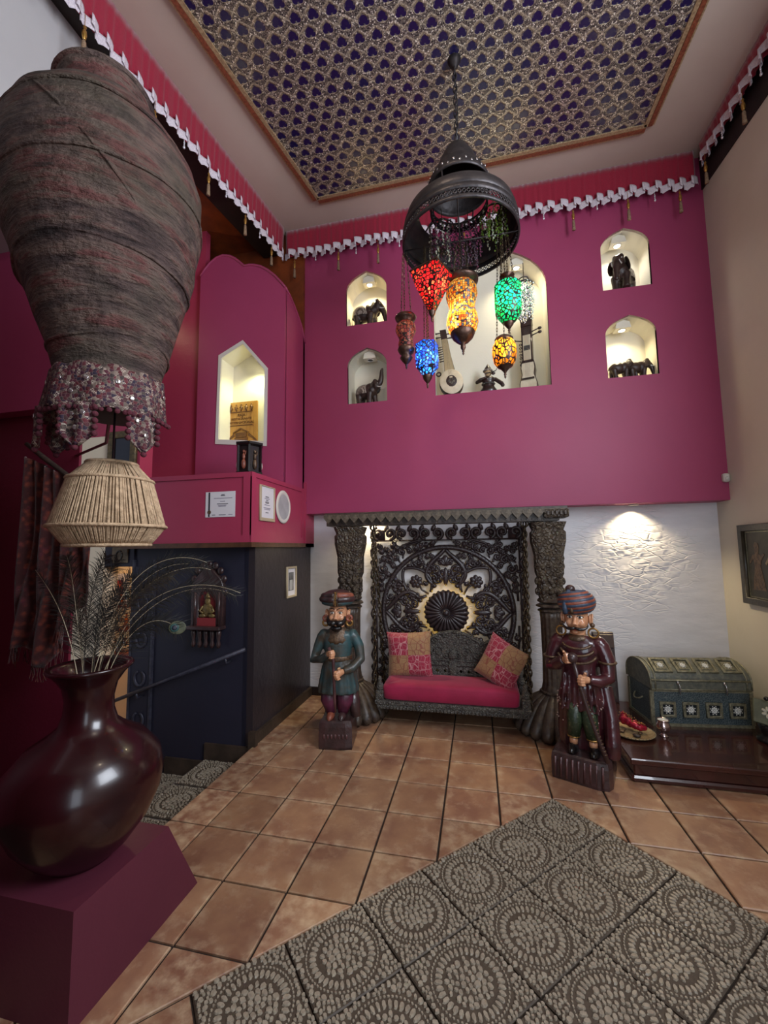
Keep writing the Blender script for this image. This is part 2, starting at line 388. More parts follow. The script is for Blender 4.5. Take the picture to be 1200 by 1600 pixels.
# ================================================================ WALLS
w = M(); w.bb(XL - .2, XR + .2, YB, YB + .15, -.1, 2.2); struct(w.obj('wall_back', m_trowel), 'white trowelled plaster wall below the magenta overhang')
YU = 1.24
def arch(cx, hw, z0, zs, za, n=7):
    """pointed niche outline, counter-clockwise"""
    R = [(cx + hw * a, zs + (za - zs) * b) for a, b in ((1, 0), (.985, .14), (.94, .28), (.86, .42), (.75, .56), (.58, .70), (.38, .825))]
    P = [(cx - hw, z0), (cx + hw, z0)] + R + [(cx, za)] + [(2 * cx - x, z) for x, z in reversed(R)]
    return P
NI = dict(a=arch(-1.51, .229, 4.02, 4.42, 4.63), b=arch(-1.508, .218, 3.135, 3.555, 3.747), c=arch(1.063, .212, 4.02, 4.44, 4.625),
          d=arch(1.063, .216, 3.148, 3.57, 3.747), e=arch(-.216, .562, 3.14, 4.18, 4.68))
me = flat_mesh([[(XL, 1.96), (XR, 1.96), (XR, 5.2), (XL, 5.2)]] + list(NI.values()), .015)
o = link('wall_back_upper', upright(me, YU + .015), m_magenta); struct(o, 'magenta overhanging upper wall with arched niches')
w = M(); w.bb(XL, XR, YU + .002, YB + .2, 1.957, 1.985); w.bb(XL, XR, 1.6, 1.75, 1.9, 5.3); w.bb(XL, XL + .02, YU + .01, 1.6, 1.96, 5.2)
struct(w.obj('wall_back_soffit', m_magenta), 'underside of the magenta overhang')
ND = .27
for i, (k, P) in enumerate(NI.items()):
    m = M(); P = P[::-1]; m.loft([[(x, YU + .0, z) for x, z in P], [(x, YU + ND, z) for x, z in P]], cap=False)
    j = m.pts([(x, YU + ND, z) for x, z in P]); m.f.append(tuple(range(j, j + len(P))))
    struct(m.obj('niche_lining', m_niche), ['pale lining of the niche with the white-backed elephant, top left', 'pale lining of the unlit niche with the trumpeting elephant', 'pale lining of the niche at top right', 'pale lining of the niche with two small elephants', 'pale lining of the large central niche with instruments'][i])
# right wall
w = M(); w.bb(XR, XR + .15, YF, -3.0, -.1, 5.3); w.bb(XR, XR + .15, -1.2, 1.75, -.1, 5.3); w.bb(XR, XR + .15, -3.0, -1.2, -.1, 2.4); w.bb(XR, XR + .15, -3.0, -1.2, 4.4, 5.3); struct(w.obj('wall_right', m_cream), 'cream painted right wall')
w = M(); w.prism([(-5, 4.45), (1.26, 4.87), (1.26, 5.2), (-5, 5.2)], XR - .012, XR + .01, 'x'); struct(w.obj('valance_shadow_band', m_soffit_and_shade), 'painted shadow band along the top of the right wall')  # dark strip standing in for the shade under the valance
# front wall, with an unseen opening added for the entrance fill light
w = M(); w.bb(-3.6, -.9, YF - .15, YF, -.1, 3.6); w.bb(1.3, 2.0, YF - .15, YF, -.1, 5.3); w.bb(-.9, 1.3, YF - .15, YF, 3.1, 3.6); w.bb(-.9, 1.3, YF - .15, YF, -.1, .4); w.bb(-3.6, 1.7, YF - .15, YF, 3.6, 5.3)
struct(w.obj('wall_front', m_cream), 'wall behind the viewer with an entrance opening added for light')
# left side: pier, upper white wall, soffit
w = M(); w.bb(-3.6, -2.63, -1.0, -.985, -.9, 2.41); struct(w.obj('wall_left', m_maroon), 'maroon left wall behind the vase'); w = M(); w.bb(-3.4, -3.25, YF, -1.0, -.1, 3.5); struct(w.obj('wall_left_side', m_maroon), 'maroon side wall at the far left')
w = M(); w.bb(-3.3, -1.0, -3.12, -3.0, -.1, 2.7); struct(w.obj('wall_light_blocker', m_maroon), 'unseen maroon partition added left of the viewer to block light')  # added out of view to keep entrance light off the vase corner
w = M(); w.bb(-3.6, -2.58, -1.08, -1.0, 2.4, 3.44); struct(w.obj('wall_left_upper', m_magenta), 'magenta overhang behind the big jar')
w = M(); w.bb(-3.4, -2.85, YF, -.62, 3.42, 4.96); struct(w.obj('wall_left_top', m_greywhite), 'white upper wall above the big jar')
w = M(); w.loft([[(-3.5, YF, 4.95), (-3.16, YF, 4.95), (-2.475, 1.18, 4.95), (-2.72, 1.18, 4.95)], [(-3.5, YF, 5.2), (-3.16, YF, 5.2), (-2.475, 1.18, 5.2), (-2.72, 1.18, 5.2)]])
struct(w.obj('trim_2', m_soffit_and_shade), 'dark timber soffit behind the left valance')
w = M(); w.bb(-4.9, XL, 1.2, 1.35, 2.0, 5.2); w.bb(-4.95, -4.85, .3, 1.3, 2.2, 5.2); w.bb(-4.9, -2.80, -.6, 1.2, 5.08, 5.2); struct(w.obj('wall_gallery', m_brownwall), 'brown timber lining above the scalloped chimney wall')
# ---------------------------------------------------------------- scalloped column with lit gable niche
CY = .75
out = [(-3.22, 2.2), (XL, 2.2), (XL, 4.25)] + [(-2.26, 4.29), (-2.34, 4.385), (-2.42, 4.46), (-2.5, 4.515), (-2.58, 4.548), (-2.645, 4.56), (-2.695, 4.557)] + \
      [(-2.74, 4.6), (-2.8, 4.655), (-2.87, 4.7), (-2.95, 4.722), (-3.03, 4.71), (-3.11, 4.66), (-3.17, 4.6), (-3.22, 4.53)]
gable = [(-2.987, 2.66), (-2.41, 2.6), (-2.41, 3.40), (-2.694, 3.73), (-2.972, 3.60)]
gin = [(-2.953, 2.705), (-2.442, 2.652), (-2.442, 3.385), (-2.694, 3.69), (-2.94, 3.565)]
me = flat_mesh([out, gable], .02); o = link('wall_chimney', upright(me, CY + .02), m_magenta); struct(o, 'crimson chimney wall with scalloped top and lit gable niche')
w = M(); w.prism([(CY + .03, 2.2), (1.24, 2.2), (1.24, 3.9), (1.2, 3.98), (1.13, 4.065), (1.05, 4.12), (.95, 4.18), (.85, 4.225), (CY + .03, 4.25)], XL - .03, XL, 'x'); w.obj('side_face', m_magenta, o)
w = M()                                                                             # rounded lip on the scallops
w.tube([(x, CY - .002, z - .012) for x, z in out[2:]], .012, 6); w.tube([(XL + .002, y, z - .012) for y, z in ((CY, 4.25), (.85, 4.225), (.95, 4.18), (1.05, 4.12), (1.13, 4.065), (1.2, 3.98), (1.24, 3.9))], .012, 6); w.obj('lip', m_magenta, o, True)
me = flat_mesh([gable, gin], .008); f = link('niche_frame', upright(me, CY - .002), m_white, o)
m = M(); P = gin[::-1]; m.loft([[(x, CY + .0, z) for x, z in P], [(x, CY + .22, z) for x, z in P]], cap=False); j = m.pts([(x, CY + .22, z) for x, z in P]); m.f.append(tuple(range(j, j + len(P))))
gl = struct(m.obj('niche_lining_gable', m_niche), 'pale lining of the lit gable niche holding the carved plaque')
w = M(); w.bb(-4.9, -3.2, CY + .05, CY + .12, 2.1, 5.2); struct(w.obj('wall_chimney_side', m_red), 'crimson wall left of the chimney')
# box below it
w = M(); w.bb(-3.44, XL, .18, 1.3, 1.635, 2.215); bx = struct(w.obj('wall_box', m_red), 'crimson boxed-in bulkhead over the stair wall')
tr = M()
for x0, x1, z0, z1 in ((-3.44, XL + .008, 2.19, 2.23), (-3.44, XL + .008, 1.635, 1.70), (-2.30, XL + .008, 1.70, 2.19)): tr.bb(x0, x1, .168, .182, z0, z1)
for y0, y1, z0, z1 in ((.168, 1.24, 2.19, 2.23), (.168, 1.24, 1.635, 1.70), (.168, .235, 1.70, 2.19), (1.17, 1.24, 1.70, 2.19)): tr.bb(XL - .005, XL + .01, y0, y1, z0, z1)
tr.obj('panel_moulding', m_red, bx)
tr = M(); tr.bb(-3.46, XL + .03, .14, 1.46, 1.60, 1.64); struct(tr.obj('trim_3', mat('walnut_ledge', (92, 60, 40), (66, 42, 28), 14, .4, bump=.15)), 'walnut ledge board under the crimson bulkhead')
tr = M(); tr.bb(XL - .04, XL + .03, 1.22, 1.46, 1.60, 2.3); struct(tr.obj('trim_4', m_red), 'crimson corner boxing beside the overhang')
w = M(); w.bb(-2.34, XL - .01, .27, YB, -.1, 1.61); struct(w.obj('wall_side', m_dark), 'glossy charcoal side wall under the bulkhead')
w = M(); w.bb(-3.46, -2.30, .27, .40, -1.2, 1.61); struct(w.obj('wall_stair', m_navy), 'navy stair wall with horseshoes')
w = M(); w.bb(-3.76, -3.44, .25, .4, 1.44, 1.62); struct(w.obj('trim_5', m_navy), 'navy lintel over the stair doorway')
w = M(); w.bb(-3.80, -3.42, .25, .4, 1.62, 5.2); w.bb(-5.2, -4.08, .25, .4, -1.2, 5.2); w.bb(-4.08, -3.78, .25, .4, 2.66, 5.2); struct(w.obj('wall_stair_upper', m_red), 'dark red wall over the stair doorway')
w = M(); w.bb(-4.09, -3.76, .24, .4, -1.2, 2.665); struct(w.obj('door_1', mat('cream_door_paint', (226, 212, 186), rough=.5)), 'cream door leaf standing beside the stair doorway')
# room beyond the doorway
w = M(); w.bb(-6.6, -3.4, 2.3, 2.4, -1.3, 2.2); w.bb(-6.7, -6.6, .3, 2.4, -1.3, 2.2); w.bb(-6.6, -3.4, .4, 2.4, 2.1, 2.2); w.bb(-6.6, -2.4, -.85, 2.4, -1.3, -1.0); w.bb(-3.42, -3.36, .4, 2.4, -1.3, 2.2); w.bb(-5.3, -5.2, -.9, .4, -1.3, 5.2); w.bb(-5.2, -2.6, -.97, -.86, -1.3, 0)
struct(w.obj('wall_far', mat('far_room_plaster', (226, 206, 170), rough=.7)), 'warm lit room beyond the stair doorway')
light('far_room_lamp', 'POINT', (-4.6, 1.3, 1.9), 40, (1.0, .72, .38), shadow_soft_size=.1)
# ================================================================ CEILING
w = M(); w.bb(-5.2, XR + .2, YF - .2, 1.75, 5.2, 5.3); struct(w.obj('ceiling', m_ceil), 'beige painted ceiling')
# brocade: dark blue leaf hearts in a gold sequin ground
t = NT('sequin_brocade'); sx = t.node('ShaderNodeSeparateXYZ'); t.link(t.coord(), sx.inputs[0]); X, Y = sx.outputs[0], sx.outputs[1]
PX, PY = .1275, .092
yv = t.math('DIVIDE', t.math('ADD', Y, t.math('MULTIPLY', X, -.06)), PY); row = t.math('FLOOR', yv); fy = t.math('SUBTRACT', t.math('SUBTRACT', yv, row), .5)
xv = t.math('ADD', t.math('DIVIDE', X, PX), t.math('MULTIPLY', row, .45)); fx = t.math('SUBTRACT', t.math('FRACT', xv), .5)
hx = t.math('MULTIPLY', fx, PX / .033); hy = t.math('MULTIPLY', t.math('ADD', fy, -.02), PY / .028)
x2 = t.math('MULTIPLY', hx, hx); y2 = t.math('MULTIPLY', hy, hy); k = t.math('SUBTRACT', t.math('ADD', x2, y2), 1.0)
hv = t.math('SUBTRACT', t.math('POWER', t.math('ABSOLUTE', k), 3.0), 0.0); hv = t.math('MULTIPLY', hv, t.math('SIGN', k)); hv = t.math('SUBTRACT', hv, t.math('MULTIPLY', x2, t.math('MULTIPLY', y2, hy)))
heart = t.rng(hv, -.05, .12, 1, 0); halo = t.rng(hv, .3, 1.6, 1, 0)
sp = t.noise(130, 3, .75); sp2 = t.voro(150, 'F1', 'Color'); spv = t.node('ShaderNodeSeparateColor'); t.link(sp2, spv.inputs[0])
lat = t.math('ABSOLUTE', t.math('SUBTRACT', t.math('ADD', t.math('ABSOLUTE', fx), t.math('ABSOLUTE', fy)), .5)); latl = t.rng(lat, .03, .10, 1, 0)
gold = t.mix(t.rng(sp, .44, .58), lin((26, 22, 36)), lin((150, 140, 126))); gold = t.mix(t.math('MULTIPLY', latl, t.rng(sp, .38, .5)), gold, lin((192, 182, 160))); gold = t.mix(t.rng(spv.outputs[0], .88, .95), gold, lin((255, 250, 235)))  # near-white specks paint sequin sparkle into the colour
gold = t.mix(t.math('MULTIPLY', halo, .35), gold, lin((190, 172, 136)))
dots = t.rng(t.voro(26, 'F1', 'Distance', rnd=.6), .12, .2, 1, 0); gold = t.mix(t.math('MULTIPLY', dots, .8), gold, lin((20, 18, 34)))
col = t.mix(heart, gold, lin((22, 20, 62)))
t.bump(t.math('ADD', t.math('MULTIPLY', t.math('SUBTRACT', 1.0, heart), t.math('ADD', 1.0, spv.outputs[1])), t.math('MULTIPLY', t.noise(3, 2), .6)), .5, .006)
m_brocade = t.fin(col, t.mix(heart, (.36, .36, .36, 1), (.2, .2, .2, 1)), t.math('MULTIPLY', t.math('SUBTRACT', 1.0, heart), .55), .6)
PAN = [(-1.9, .80), (1.13, .775), (1.26, YF + .3), (-2.9, YF + .3)]
w = M(); w.prism(PAN, 5.178, 5.199, 'z'); bro = tag(w.obj('ceiling_cloth', m_brocade), 'dark blue and gold sequinned heart-pattern cloth stretched under the ceiling', 'ceiling cloth')
def strip(mb, A, B, wd, z0, z1, off=0.):
    A, B = Vector((*A, 0)), Vector((*B, 0)); d = (B - A).normalized(); nn = Vector((d.y, -d.x, 0))
    P = [A + nn * off, B + nn * off, B + nn * (off + wd), A + nn * (off + wd)]; mb.loft([[(p.x, p.y, z0) for p in P], [(p.x, p.y, z1) for p in P]])
m_bord = mat('copper_braid', (150, 84, 58), (112, 58, 40), 60, .45, metal=.3, bump=.4, bscale=90); m_bord2 = mat('gold_braid', (190, 164, 128), (150, 124, 92), 70, .4, metal=.4, bump=.4, bscale=90)
for nm, mm, wd, off, z0 in (('inner_braid', m_bord2, .03, -.02, 5.168), ('outer_braid', m_bord, .034, .012, 5.164), ('edge_braid', m_bord2, .012, .05, 5.170)):
    b = M()
    for i in (1, 0, 3): strip(b, PAN[(i + 1) % 4], PAN[i], wd, z0, 5.2, off)
    b.obj(nm, mm, bro)
# ---------------------------------------------------------------- valances
t = NT('red_gathered_voile'); co = t.coord('Generated'); wv = t.noise(90, 3); t.bump(wv, .3, .004); m_valance = t.fin(t.mix(wv, lin((124, 12, 38)), lin((156, 20, 52))), .75, 0, .3, sheen=.3)
m_lace = mat('white_lace', (226, 214, 218), (190, 178, 190), 160, .8, bump=.5, bscale=200, bdist=.004)
m_goldbead = mat('gold_bead', (206, 160, 84), (150, 104, 50), 80, .3, metal=.7); m_crystal = mat('crystal_bead', (226, 222, 230), rough=.08, metal=.5); m_brush = mat('tassel_thread', (156, 128, 100), (116, 92, 72), 90, .8)
def valance(A, B, drop, label, n, phase, twist=0.):
    A, B = Vector(A), Vector(B); L = (B - A).length; d = (B - A) / L; nn = Vector((-d.y, d.x, 0)); o = thing('valance', label, 'valance', A)
    def P(u, v):
        x = u * L; wv_ = .006 * math.sin(x * 95 + phase) + .005 * math.sin(x * 141 + 1.7); p = d * x + nn * (wv_ * (.35 + .65 * v) + .012 * v); return (p.x, p.y, -v * drop)
    M().grid(P, int(L * 70), 5).obj('fabric', m_valance, o, True, solid=.003)
    lam = .105
    def Q(u, v):
        x = u * L; a = 2 * PI * x / lam + 1.3 * math.sin(x * 3.1 + phase) + .7 * math.sin(x * 8.7 + 2 * phase); ox = .024 * math.sin(a * 1.0) ; oz = .026 * math.cos(a) + .012 * math.sin(x * 7 + phase)
        xx = x + .022 * math.sin(2 * a); p = d * xx + nn * (-.012 + ox * 1.0 + (.006 * math.sin(5 * a) if v > .8 else 0)); return (p.x, p.y, -drop + .04 + oz - v * .072 - (.006 * math.sin(7 * a) if v > .9 else 0))
    M().grid(Q, int(L * 170), 4).obj('ruffle', m_lace, o, True, solid=.002)
    return o, A, d, nn, L, drop
va = valance((-2.90, -3.2, 5.2), (-2.425, 1.10, 5.2), .34, 'red voile valance with white lace ruffle along the left ceiling edge', 0, .3)
vb = valance((-2.43, 1.15, 5.2), (1.655, 1.15, 5.2), .31, 'red voile valance with white lace ruffle over the magenta back wall', 0, 1.3)
vc = valance((1.675, 1.10, 5.2), (1.70, -3.2, 5.2), .19, 'red voile valance with white lace ruffle along the right wall', 0, 2.1)
def tassel(label, kind, group):
    o = thing('tassel', label, 'tassel', group=group)
    if kind == 0:
        M().tube([(0, 0, .02), (0, 0, -.07)], .0016, 5).obj('cord', m_goldbead, o)
        M().lathe([(.004, -.06), (.011, -.072), (.005, -.085), (.012, -.1), (.015, -.125), (.010, -.15), (.006, -.158)], 8).obj('bead', m_goldbead, o, True)
        M().lathe([(.005, -.156), (.012, -.175), (.014, -.235), (.016, -.265)], 10, mod=lambda a, z: 1 + .15 * math.sin(5 * a)).obj('brush', m_brush, o, True)
    else:
        M().tube([(0, 0, .02), (0, 0, -.05)], .0014, 5).obj('cord', m_crystal, o)
        for z, r in ((-.045, .005), (-.06, .007), (-.078, .006), (-.1, .010)): M().sph((0, 0, z), (r, r, r * 1.3), 8, 6).obj('bead', m_crystal, o, True)
    return o
for (o, A, d, nn, L, drop), nm, start in ((va, 'left', .25), (vb, 'back', .12), (vc, 'right', .1)):
    protos = [tassel('long gold bead tassel with brush under the %s valance' % nm, 0, '%s valance gold tassels' % nm), tassel('short crystal bead drop under the %s valance' % nm, 1, '%s valance crystal drops' % nm)]
    x = start; i = 0; used = [0, 0]; rr = random.Random(5)
    while x < L - .06:
        k = i % 2; loc = A + d * x + nn * -.015 + Vector((0, 0, -drop - .015 + rr.uniform(-.012, .012)))
        if not used[k]: protos[k].location = loc; used[k] = 1
        else: dup(protos[k], loc, rr.uniform(0, 3))
        x += rr.uniform(.2, .27); i += 1
light('gallery_fill_light', 'POINT', (-3.9, 0.35, 4.2), 50, (1.0, .74, .45), shadow_soft_size=.1)  # unseen warm fill added to brighten the brown lining
# ================================================================ SWING, CARVED SCREEN, CUSHIONS
def carved(name, c, c2, rough=.42, sc=16, bs=38, strength=.6, spec=.5):
    t = NT(name); n = t.noise(sc, 6, .6); v = t.voro(bs, 'DISTANCE_TO_EDGE'); h = t.math('ADD', t.rng(v, 0, .25), t.math('MULTIPLY', n, 1.2)); t.bump(h, strength, .01)
    return t.fin(t.mix(t.rng(n, .35, .68), lin(c), lin(c2)), rough, 0, spec)
m_post = carved('aged_carved_wood', (50, 40, 34), (92, 80, 64), .48, 22, 30, .9)
m_post2 = mat('aged_wood_smooth', (50, 38, 34), (80, 68, 56), 26, .45, bump=.4, bscale=30)
m_tooth = mat('weathered_tooth_wood', (104, 92, 76), (74, 64, 52), 40, .55, bump=.5, bscale=60)
m_screen = mat('black_walnut_carving', (40, 30, 32), (58, 46, 46), 18, .36, bump=.25, bscale=50, spec=.6)
m_bench = carved('grey_patina_wood', (58, 54, 52), (96, 92, 84), .5, 30, 44, .7)
m_chain = mat('old_brass_chain', (92, 78, 56), (60, 50, 40), 40, .38, metal=.8)
sf = thing('swing_stand', 'dark carved wooden swing stand with two posts and zigzag beam', 'swing stand', (0, 0, 0))
def post(cx, cy, side):
    sh = M(); fl_ = lambda a, z: 1 + .07 * math.cos(14 * a) if .34 < z < .98 else 1
    sh.lathe([(.12, .10), (.118, .26), (.105, .34), (.088, .40), (.082, .6), (.085, .95), (.095, 1.0)], 56, (cx, cy, 0), mod=fl_); p = sh.obj('post', m_post2, sf, True)
    for z, r, hgt in ((1.0, .105, .03), (1.04, .118, .03), (1.08, .105, .04), (.31, .118, .03)):
        cp = M(); cp.lathe([(r * .85, z), (r, z + hgt * .3), (r, z + hgt * .7), (r * .85, z + hgt)], 28, (cx, cy, 0), mod=lambda a, z: 1 + .05 * math.cos(20 * a)); cp.obj('capital_ring', m_post2, p)
    # bracket: stepped, widening upward, with relief leaves
    br = M(); k = side
    sec = [(1.10, .085, .085), (1.2, .1, .09), (1.3, .098, .09), (1.34, .112, .1), (1.5, .115, .1), (1.62, .14, .11), (1.70, .142, .11), (1.72, .125, .1), (1.79, .15, .12)]
    br.loft([[(cx + sx * hw, cy + sy * hd, z) for sx, sy in ((-1, -.75), (-.75, -1), (.75, -1), (1, -.75), (1, .75), (.75, 1), (-.75, 1), (-1, .75))] for z, hw, hd in sec]); b = br.obj('bracket', m_post, sf)
    le = M(); rn = random.Random(int(cx * 100))
    for z in (1.18, 1.27, 1.40, 1.47, 1.55, 1.66):
        for dx in (-.06, 0, .06): le.sph((cx + dx, cy - .088, z + rn.uniform(-.01, .01)), (.024, .022, .034), 8, 6, rotm(0, rn.uniform(-.6, .6), 0))
        le.sph((cx - .105, cy - .03, z), (.025, .03, .036), 8, 6); le.sph((cx + .105, cy - .03, z), (.025, .03, .036), 8, 6)
    le.obj('carved_leaves', m_post, b, True)
    # fan-shaped foot of radiating lobes
    ft = M(); ft.lathe([(.14, 0), (.145, .06), (.12, .12)], 20, (cx, cy, 0)); n = 9
    a0, a1 = (-2.0, .35) if side < 0 else (-3.5, -1.0)
    f = ft.obj('foot_block', m_post2, sf, True)
    for i in range(n):
        a = a0 + (a1 - a0) * i / (n - 1); d = Vector((math.cos(a), math.sin(a), 0)); L = .30 if side < 0 else .30
        if side > 0 and math.cos(a) > .1: L = .2
        P = [Vector((cx, cy, .30)) + d * .07, Vector((cx, cy, .27)) + d * (L * .5), Vector((cx, cy, .16)) + d * (L * .88), Vector((cx, cy, .05)) + d * L, Vector((cx, cy, .025)) + d * (L + .045)]
        M().tube(bez(P, 9), [.028, .034, .04, .046, .05, .053, .054, .052, .045, .026], 8).obj('shell_lobe', m_post2, f, True)
post(-1.635, 1.03, -1); post(.205, 1.03, 1)
b = M(); b.bb(-1.86, .30, .95, 1.12, 1.80, 1.875); bm_ = b.obj('beam', m_post2, sf)
M().bb(-1.87, .365, .925, 1.125, 1.875, 1.925).obj('cornice', m_post2, bm_)
tz = M().prism([(-.0435, 1.905), (.0435, 1.905), (.0435, 1.872), (0, 1.822), (-.0435, 1.872)], .895, .925).mesh('tooth')
for i in range(25):
    o = link('zigzag_tooth', tz, m_tooth, bm_); o.location = (-1.825 + .0885 * i, 0, 0)
dn = M().bb(-.012, .012, .938, .952, 1.81, 1.828).mesh('dentil')
for i in range(44): o = link('dentil', dn, m_post2, bm_); o.location = (-1.80 + .046 * i, 0, 0)
M().rbox((.27, 1.0, 1.862), (.2, .22, .075), .008).obj('end_block', m_post, bm_)
for i in range(5): M().rbox((.20 + .035 * i, .886, 1.865), (.022, .012, .04), .004).obj('stud', m_post2, bm_)
# ---------------------------------------------------------------- carved screen
CX, CZ, SY = -.735, .925, 1.385
sc = thing('carved_screen', 'openwork black carved screen with sun rosette and scrolling vines against the wall', 'carved screen', (CX, SY, 0))
def W(u, v, y=0.): return (u, y, v + CZ)
def ribbon(mb, P, r, depth=1.6, n=6, y=0.): mb.tube([W(p[0], p[1], y) for p in P], r, n, flat=depth, up=(0, 1, 0))
def volute(mb, x, y, r, a, dr, turns=1.35, w=.013):
    P = []; R = []
    for k in range(19):
        t = k / 18; th = a + dr * turns * 2 * PI * t; rr = r * (1 - .8 * t); P.append((x + rr * math.cos(th), y + rr * math.sin(th))); R.append(w * (1 - .35 * t))
    ribbon(mb, P, [x * 1.35 for x in R]); mb.sph(W(*P[-1], -.012), (w * 1.7,) * 3, 8, 6)
def leaf(mb, x, y, L, a, w, y0=-.006):
    c = (x + math.cos(a) * L / 2, y + math.sin(a) * L / 2); mb.sph(W(*c, y0), (L / 2 * 1.1, .018, w * 1.35), 10, 6, rotm(0, -a, 0))
HW, VT, VB = .785, .845, -.925
# frame
for sgn in (-1, 1):
    fr = M(); P = []
    for k in range(60): P.append((sgn * (HW - .025 + .02 * math.sin(k * .9)), VB + (VT - VB) * k / 59))
    ribbon(fr, P, .016); ribbon(fr, [(sgn * (HW - .055), VB), (sgn * (HW - .055), VT)], .009)
    for k in range(13): volute(fr, sgn * (HW - .018), VB + .07 + .135 * k, .045, PI / 2 * (1 if k % 2 else -1), sgn * (1 if k % 2 else -1), 1.0, .011)
    fr.obj('side_border', m_screen, sc, True)
top = M()
for k in range(6):
    for sgn in (-1, 1): volute(top, sgn * (.075 + .125 * k), VT - .045, .062, -PI / 2, sgn * (1 if k % 2 else -1), 1.25, .015); leaf(top, sgn * (.13 + .125 * k), VT - .02, .07, PI / 2 + sgn * .5, .018)
ribbon(top, [(-HW, VT - .115), (HW, VT - .115)], .008)
for sgn in (-1, 1): top.box(W(sgn * (HW - .08), VT - .055), (.15, .025, .11))
top.obj('crest_border', m_screen, sc, True)
# ring
rg = M(); ribbon(rg, [(.655 * math.cos(2 * PI * k / 72), .655 * math.sin(2 * PI * k / 72)) for k in range(73)], .026, 1.1, 8)
for k in range(110):
    a = 2 * PI * k / 110; P = [((.655 + d * .024) * math.cos(a + d * .03), (.655 + d * .024) * math.sin(a + d * .03)) for d in (-1, 0, 1)]; ribbon(rg, P, [.003, .006, .003], 1, 4, -.024)
rg.obj('twisted_ring', m_screen, sc, True)
# rosette
ro = M(); ro.lathe([(.205, .0), (.215, .012), (.19, .03), (.06, .045)], 40, (0, 0, 0)); ro.T = Matrix.Identity(4)
ro.v = [(x, -z - .02, y + CZ) for x, y, z in ro.v]; rz = ro.obj('rosette', m_screen, sc, True)
for k in range(26):
    a = 2 * PI * k / 26; p = M(); ca, sa = math.cos(a), math.sin(a); p.tube([W(r * ca, r * sa, y) for r, y in ((.04, -.07), (.1, -.068), (.17, -.058), (.205, -.046), (.218, -.03))], [.006, .012, .019, .024, .016], 6, flat=.7, up=(0, -1, 0)); p.obj('petal', m_screen, rz, True)
M().sph(W(0, 0, -.075), (.034, .026, .034), 14, 8).obj('boss', m_screen, rz, True)
# eight radiating motifs
def mot(ang):
    m = M(); ca, sa = math.cos(ang), math.sin(ang)
    def X(P): return [(p[0] * ca - p[1] * sa, p[0] * sa + p[1] * ca) for p in P]
    return m, X, ca, sa
for i in range(4):
    m, X, ca, sa = mot(PI / 2 * i)
    for sgn in (-1, 1):
        P = [(p.x, p.y) for p in bez([(.27, sgn * .12, 0), (.36, sgn * .27, 0), (.50, sgn * .20, 0), (.545, sgn * .06, 0), (.64, 0, 0)], 16)]
        ribbon(m, X(P), [.018 + .008 * math.sin(PI * k / 16) for k in range(17)], 1.2); ribbon(m, X([(p[0] * .97, p[1] * .82) for p in P[:13]]), .006, 1.6)
        for (r, o_, rr, d) in ((.33, .075, .05, 1), (.42, .10, .052, -1), (.40, .035, .035, 1), (.5, .05, .035, -1)):
            c = X([(r, sgn * o_)])[0]; volute(m, c[0], c[1], rr, PI / 2 * i + sgn * 1.2, sgn * d, 1.3, .0105)
    for L, r0, w_ in ((.17, .27, .022), (.10, .47, .026)):
        c = X([(r0, 0)])[0]; leaf(m, c[0], c[1], L, PI / 2 * i, w_)
    for sgn in (-1, 1):
        for a_ in (.5, .9): c = X([(.47, 0)])[0]; leaf(m, c[0], c[1], .085, PI / 2 * i + sgn * a_, .017)
        c = X([(.262, sgn * .115)])[0]; m.sph(W(c[0], c[1], -.02), (.024, .024, .024), 10, 8)
    m.obj('pointed_petal', m_screen, sc, True)
for i in range(4):
    A = PI / 4 + PI / 2 * i; m, X, ca, sa = mot(A)
    for sgn in (-1, 1):
        P = [(p.x, p.y) for p in bez([(.25, sgn * .03, 0), (.31, sgn * .17, 0), (.47, sgn * .19, 0), (.60, sgn * .05, 0), (.61, 0, 0)], 14)]; ribbon(m, X(P), .017, 1.3)
        for (r, o_, rr, d) in ((.55, .15, .05, 1), (.60, .23, .035, -1), (.40, .21, .03, 1)): c = X([(r, sgn * o_)])[0]; volute(m, c[0], c[1], rr, A + sgn * 1.0, sgn * d, 1.3, .011)
    c = X([(.43, 0)])[0]
    for k in range(7): leaf(m, c[0], c[1], .068, A + 2 * PI * k / 7, .020, -.01)
    m.sph(W(c[0], c[1], -.03), (.020, .016, .020), 10, 8)
    st = X([(.25, 0), (.33, .02), (.40, 0)]); ribbon(m, st, .010)
    m.obj('flower_motif', m_screen, sc, True)
# spandrels: packed scrolls and leaves outside the ring, mirrored
rn = random.Random(12); placed = []
for tr_ in range(14000):
    r = rn.uniform(.026, .062); x, y = rn.uniform(.02, HW - .075 - r), rn.uniform(VB + r, VT - .12 - r)
    if math.hypot(x, y) < .68 + r * .95: continue
    if any((x - p[0]) ** 2 + (y - p[1]) ** 2 < (r + p[2]) ** 2 * .82 for p in placed): continue
    placed.append((x, y, r))
inn = []
for tr_ in range(9000):
    r = rn.uniform(.022, .046); x, y = rn.uniform(.0, .64), rn.uniform(-.64, .64); R__ = math.hypot(x, y)
    if R__ < .30 + r or R__ > .635 - r * .8: continue
    a8 = math.atan2(y, x); da = min(abs(a8 - k * PI / 4) for k in range(-2, 3)); 
    if da * R__ < (.12 if R__ > .36 else .05): continue
    if any((x - p[0]) ** 2 + (y - p[1]) ** 2 < (r + p[2]) ** 2 * .85 for p in inn): continue
    inn.append((x, y, r))
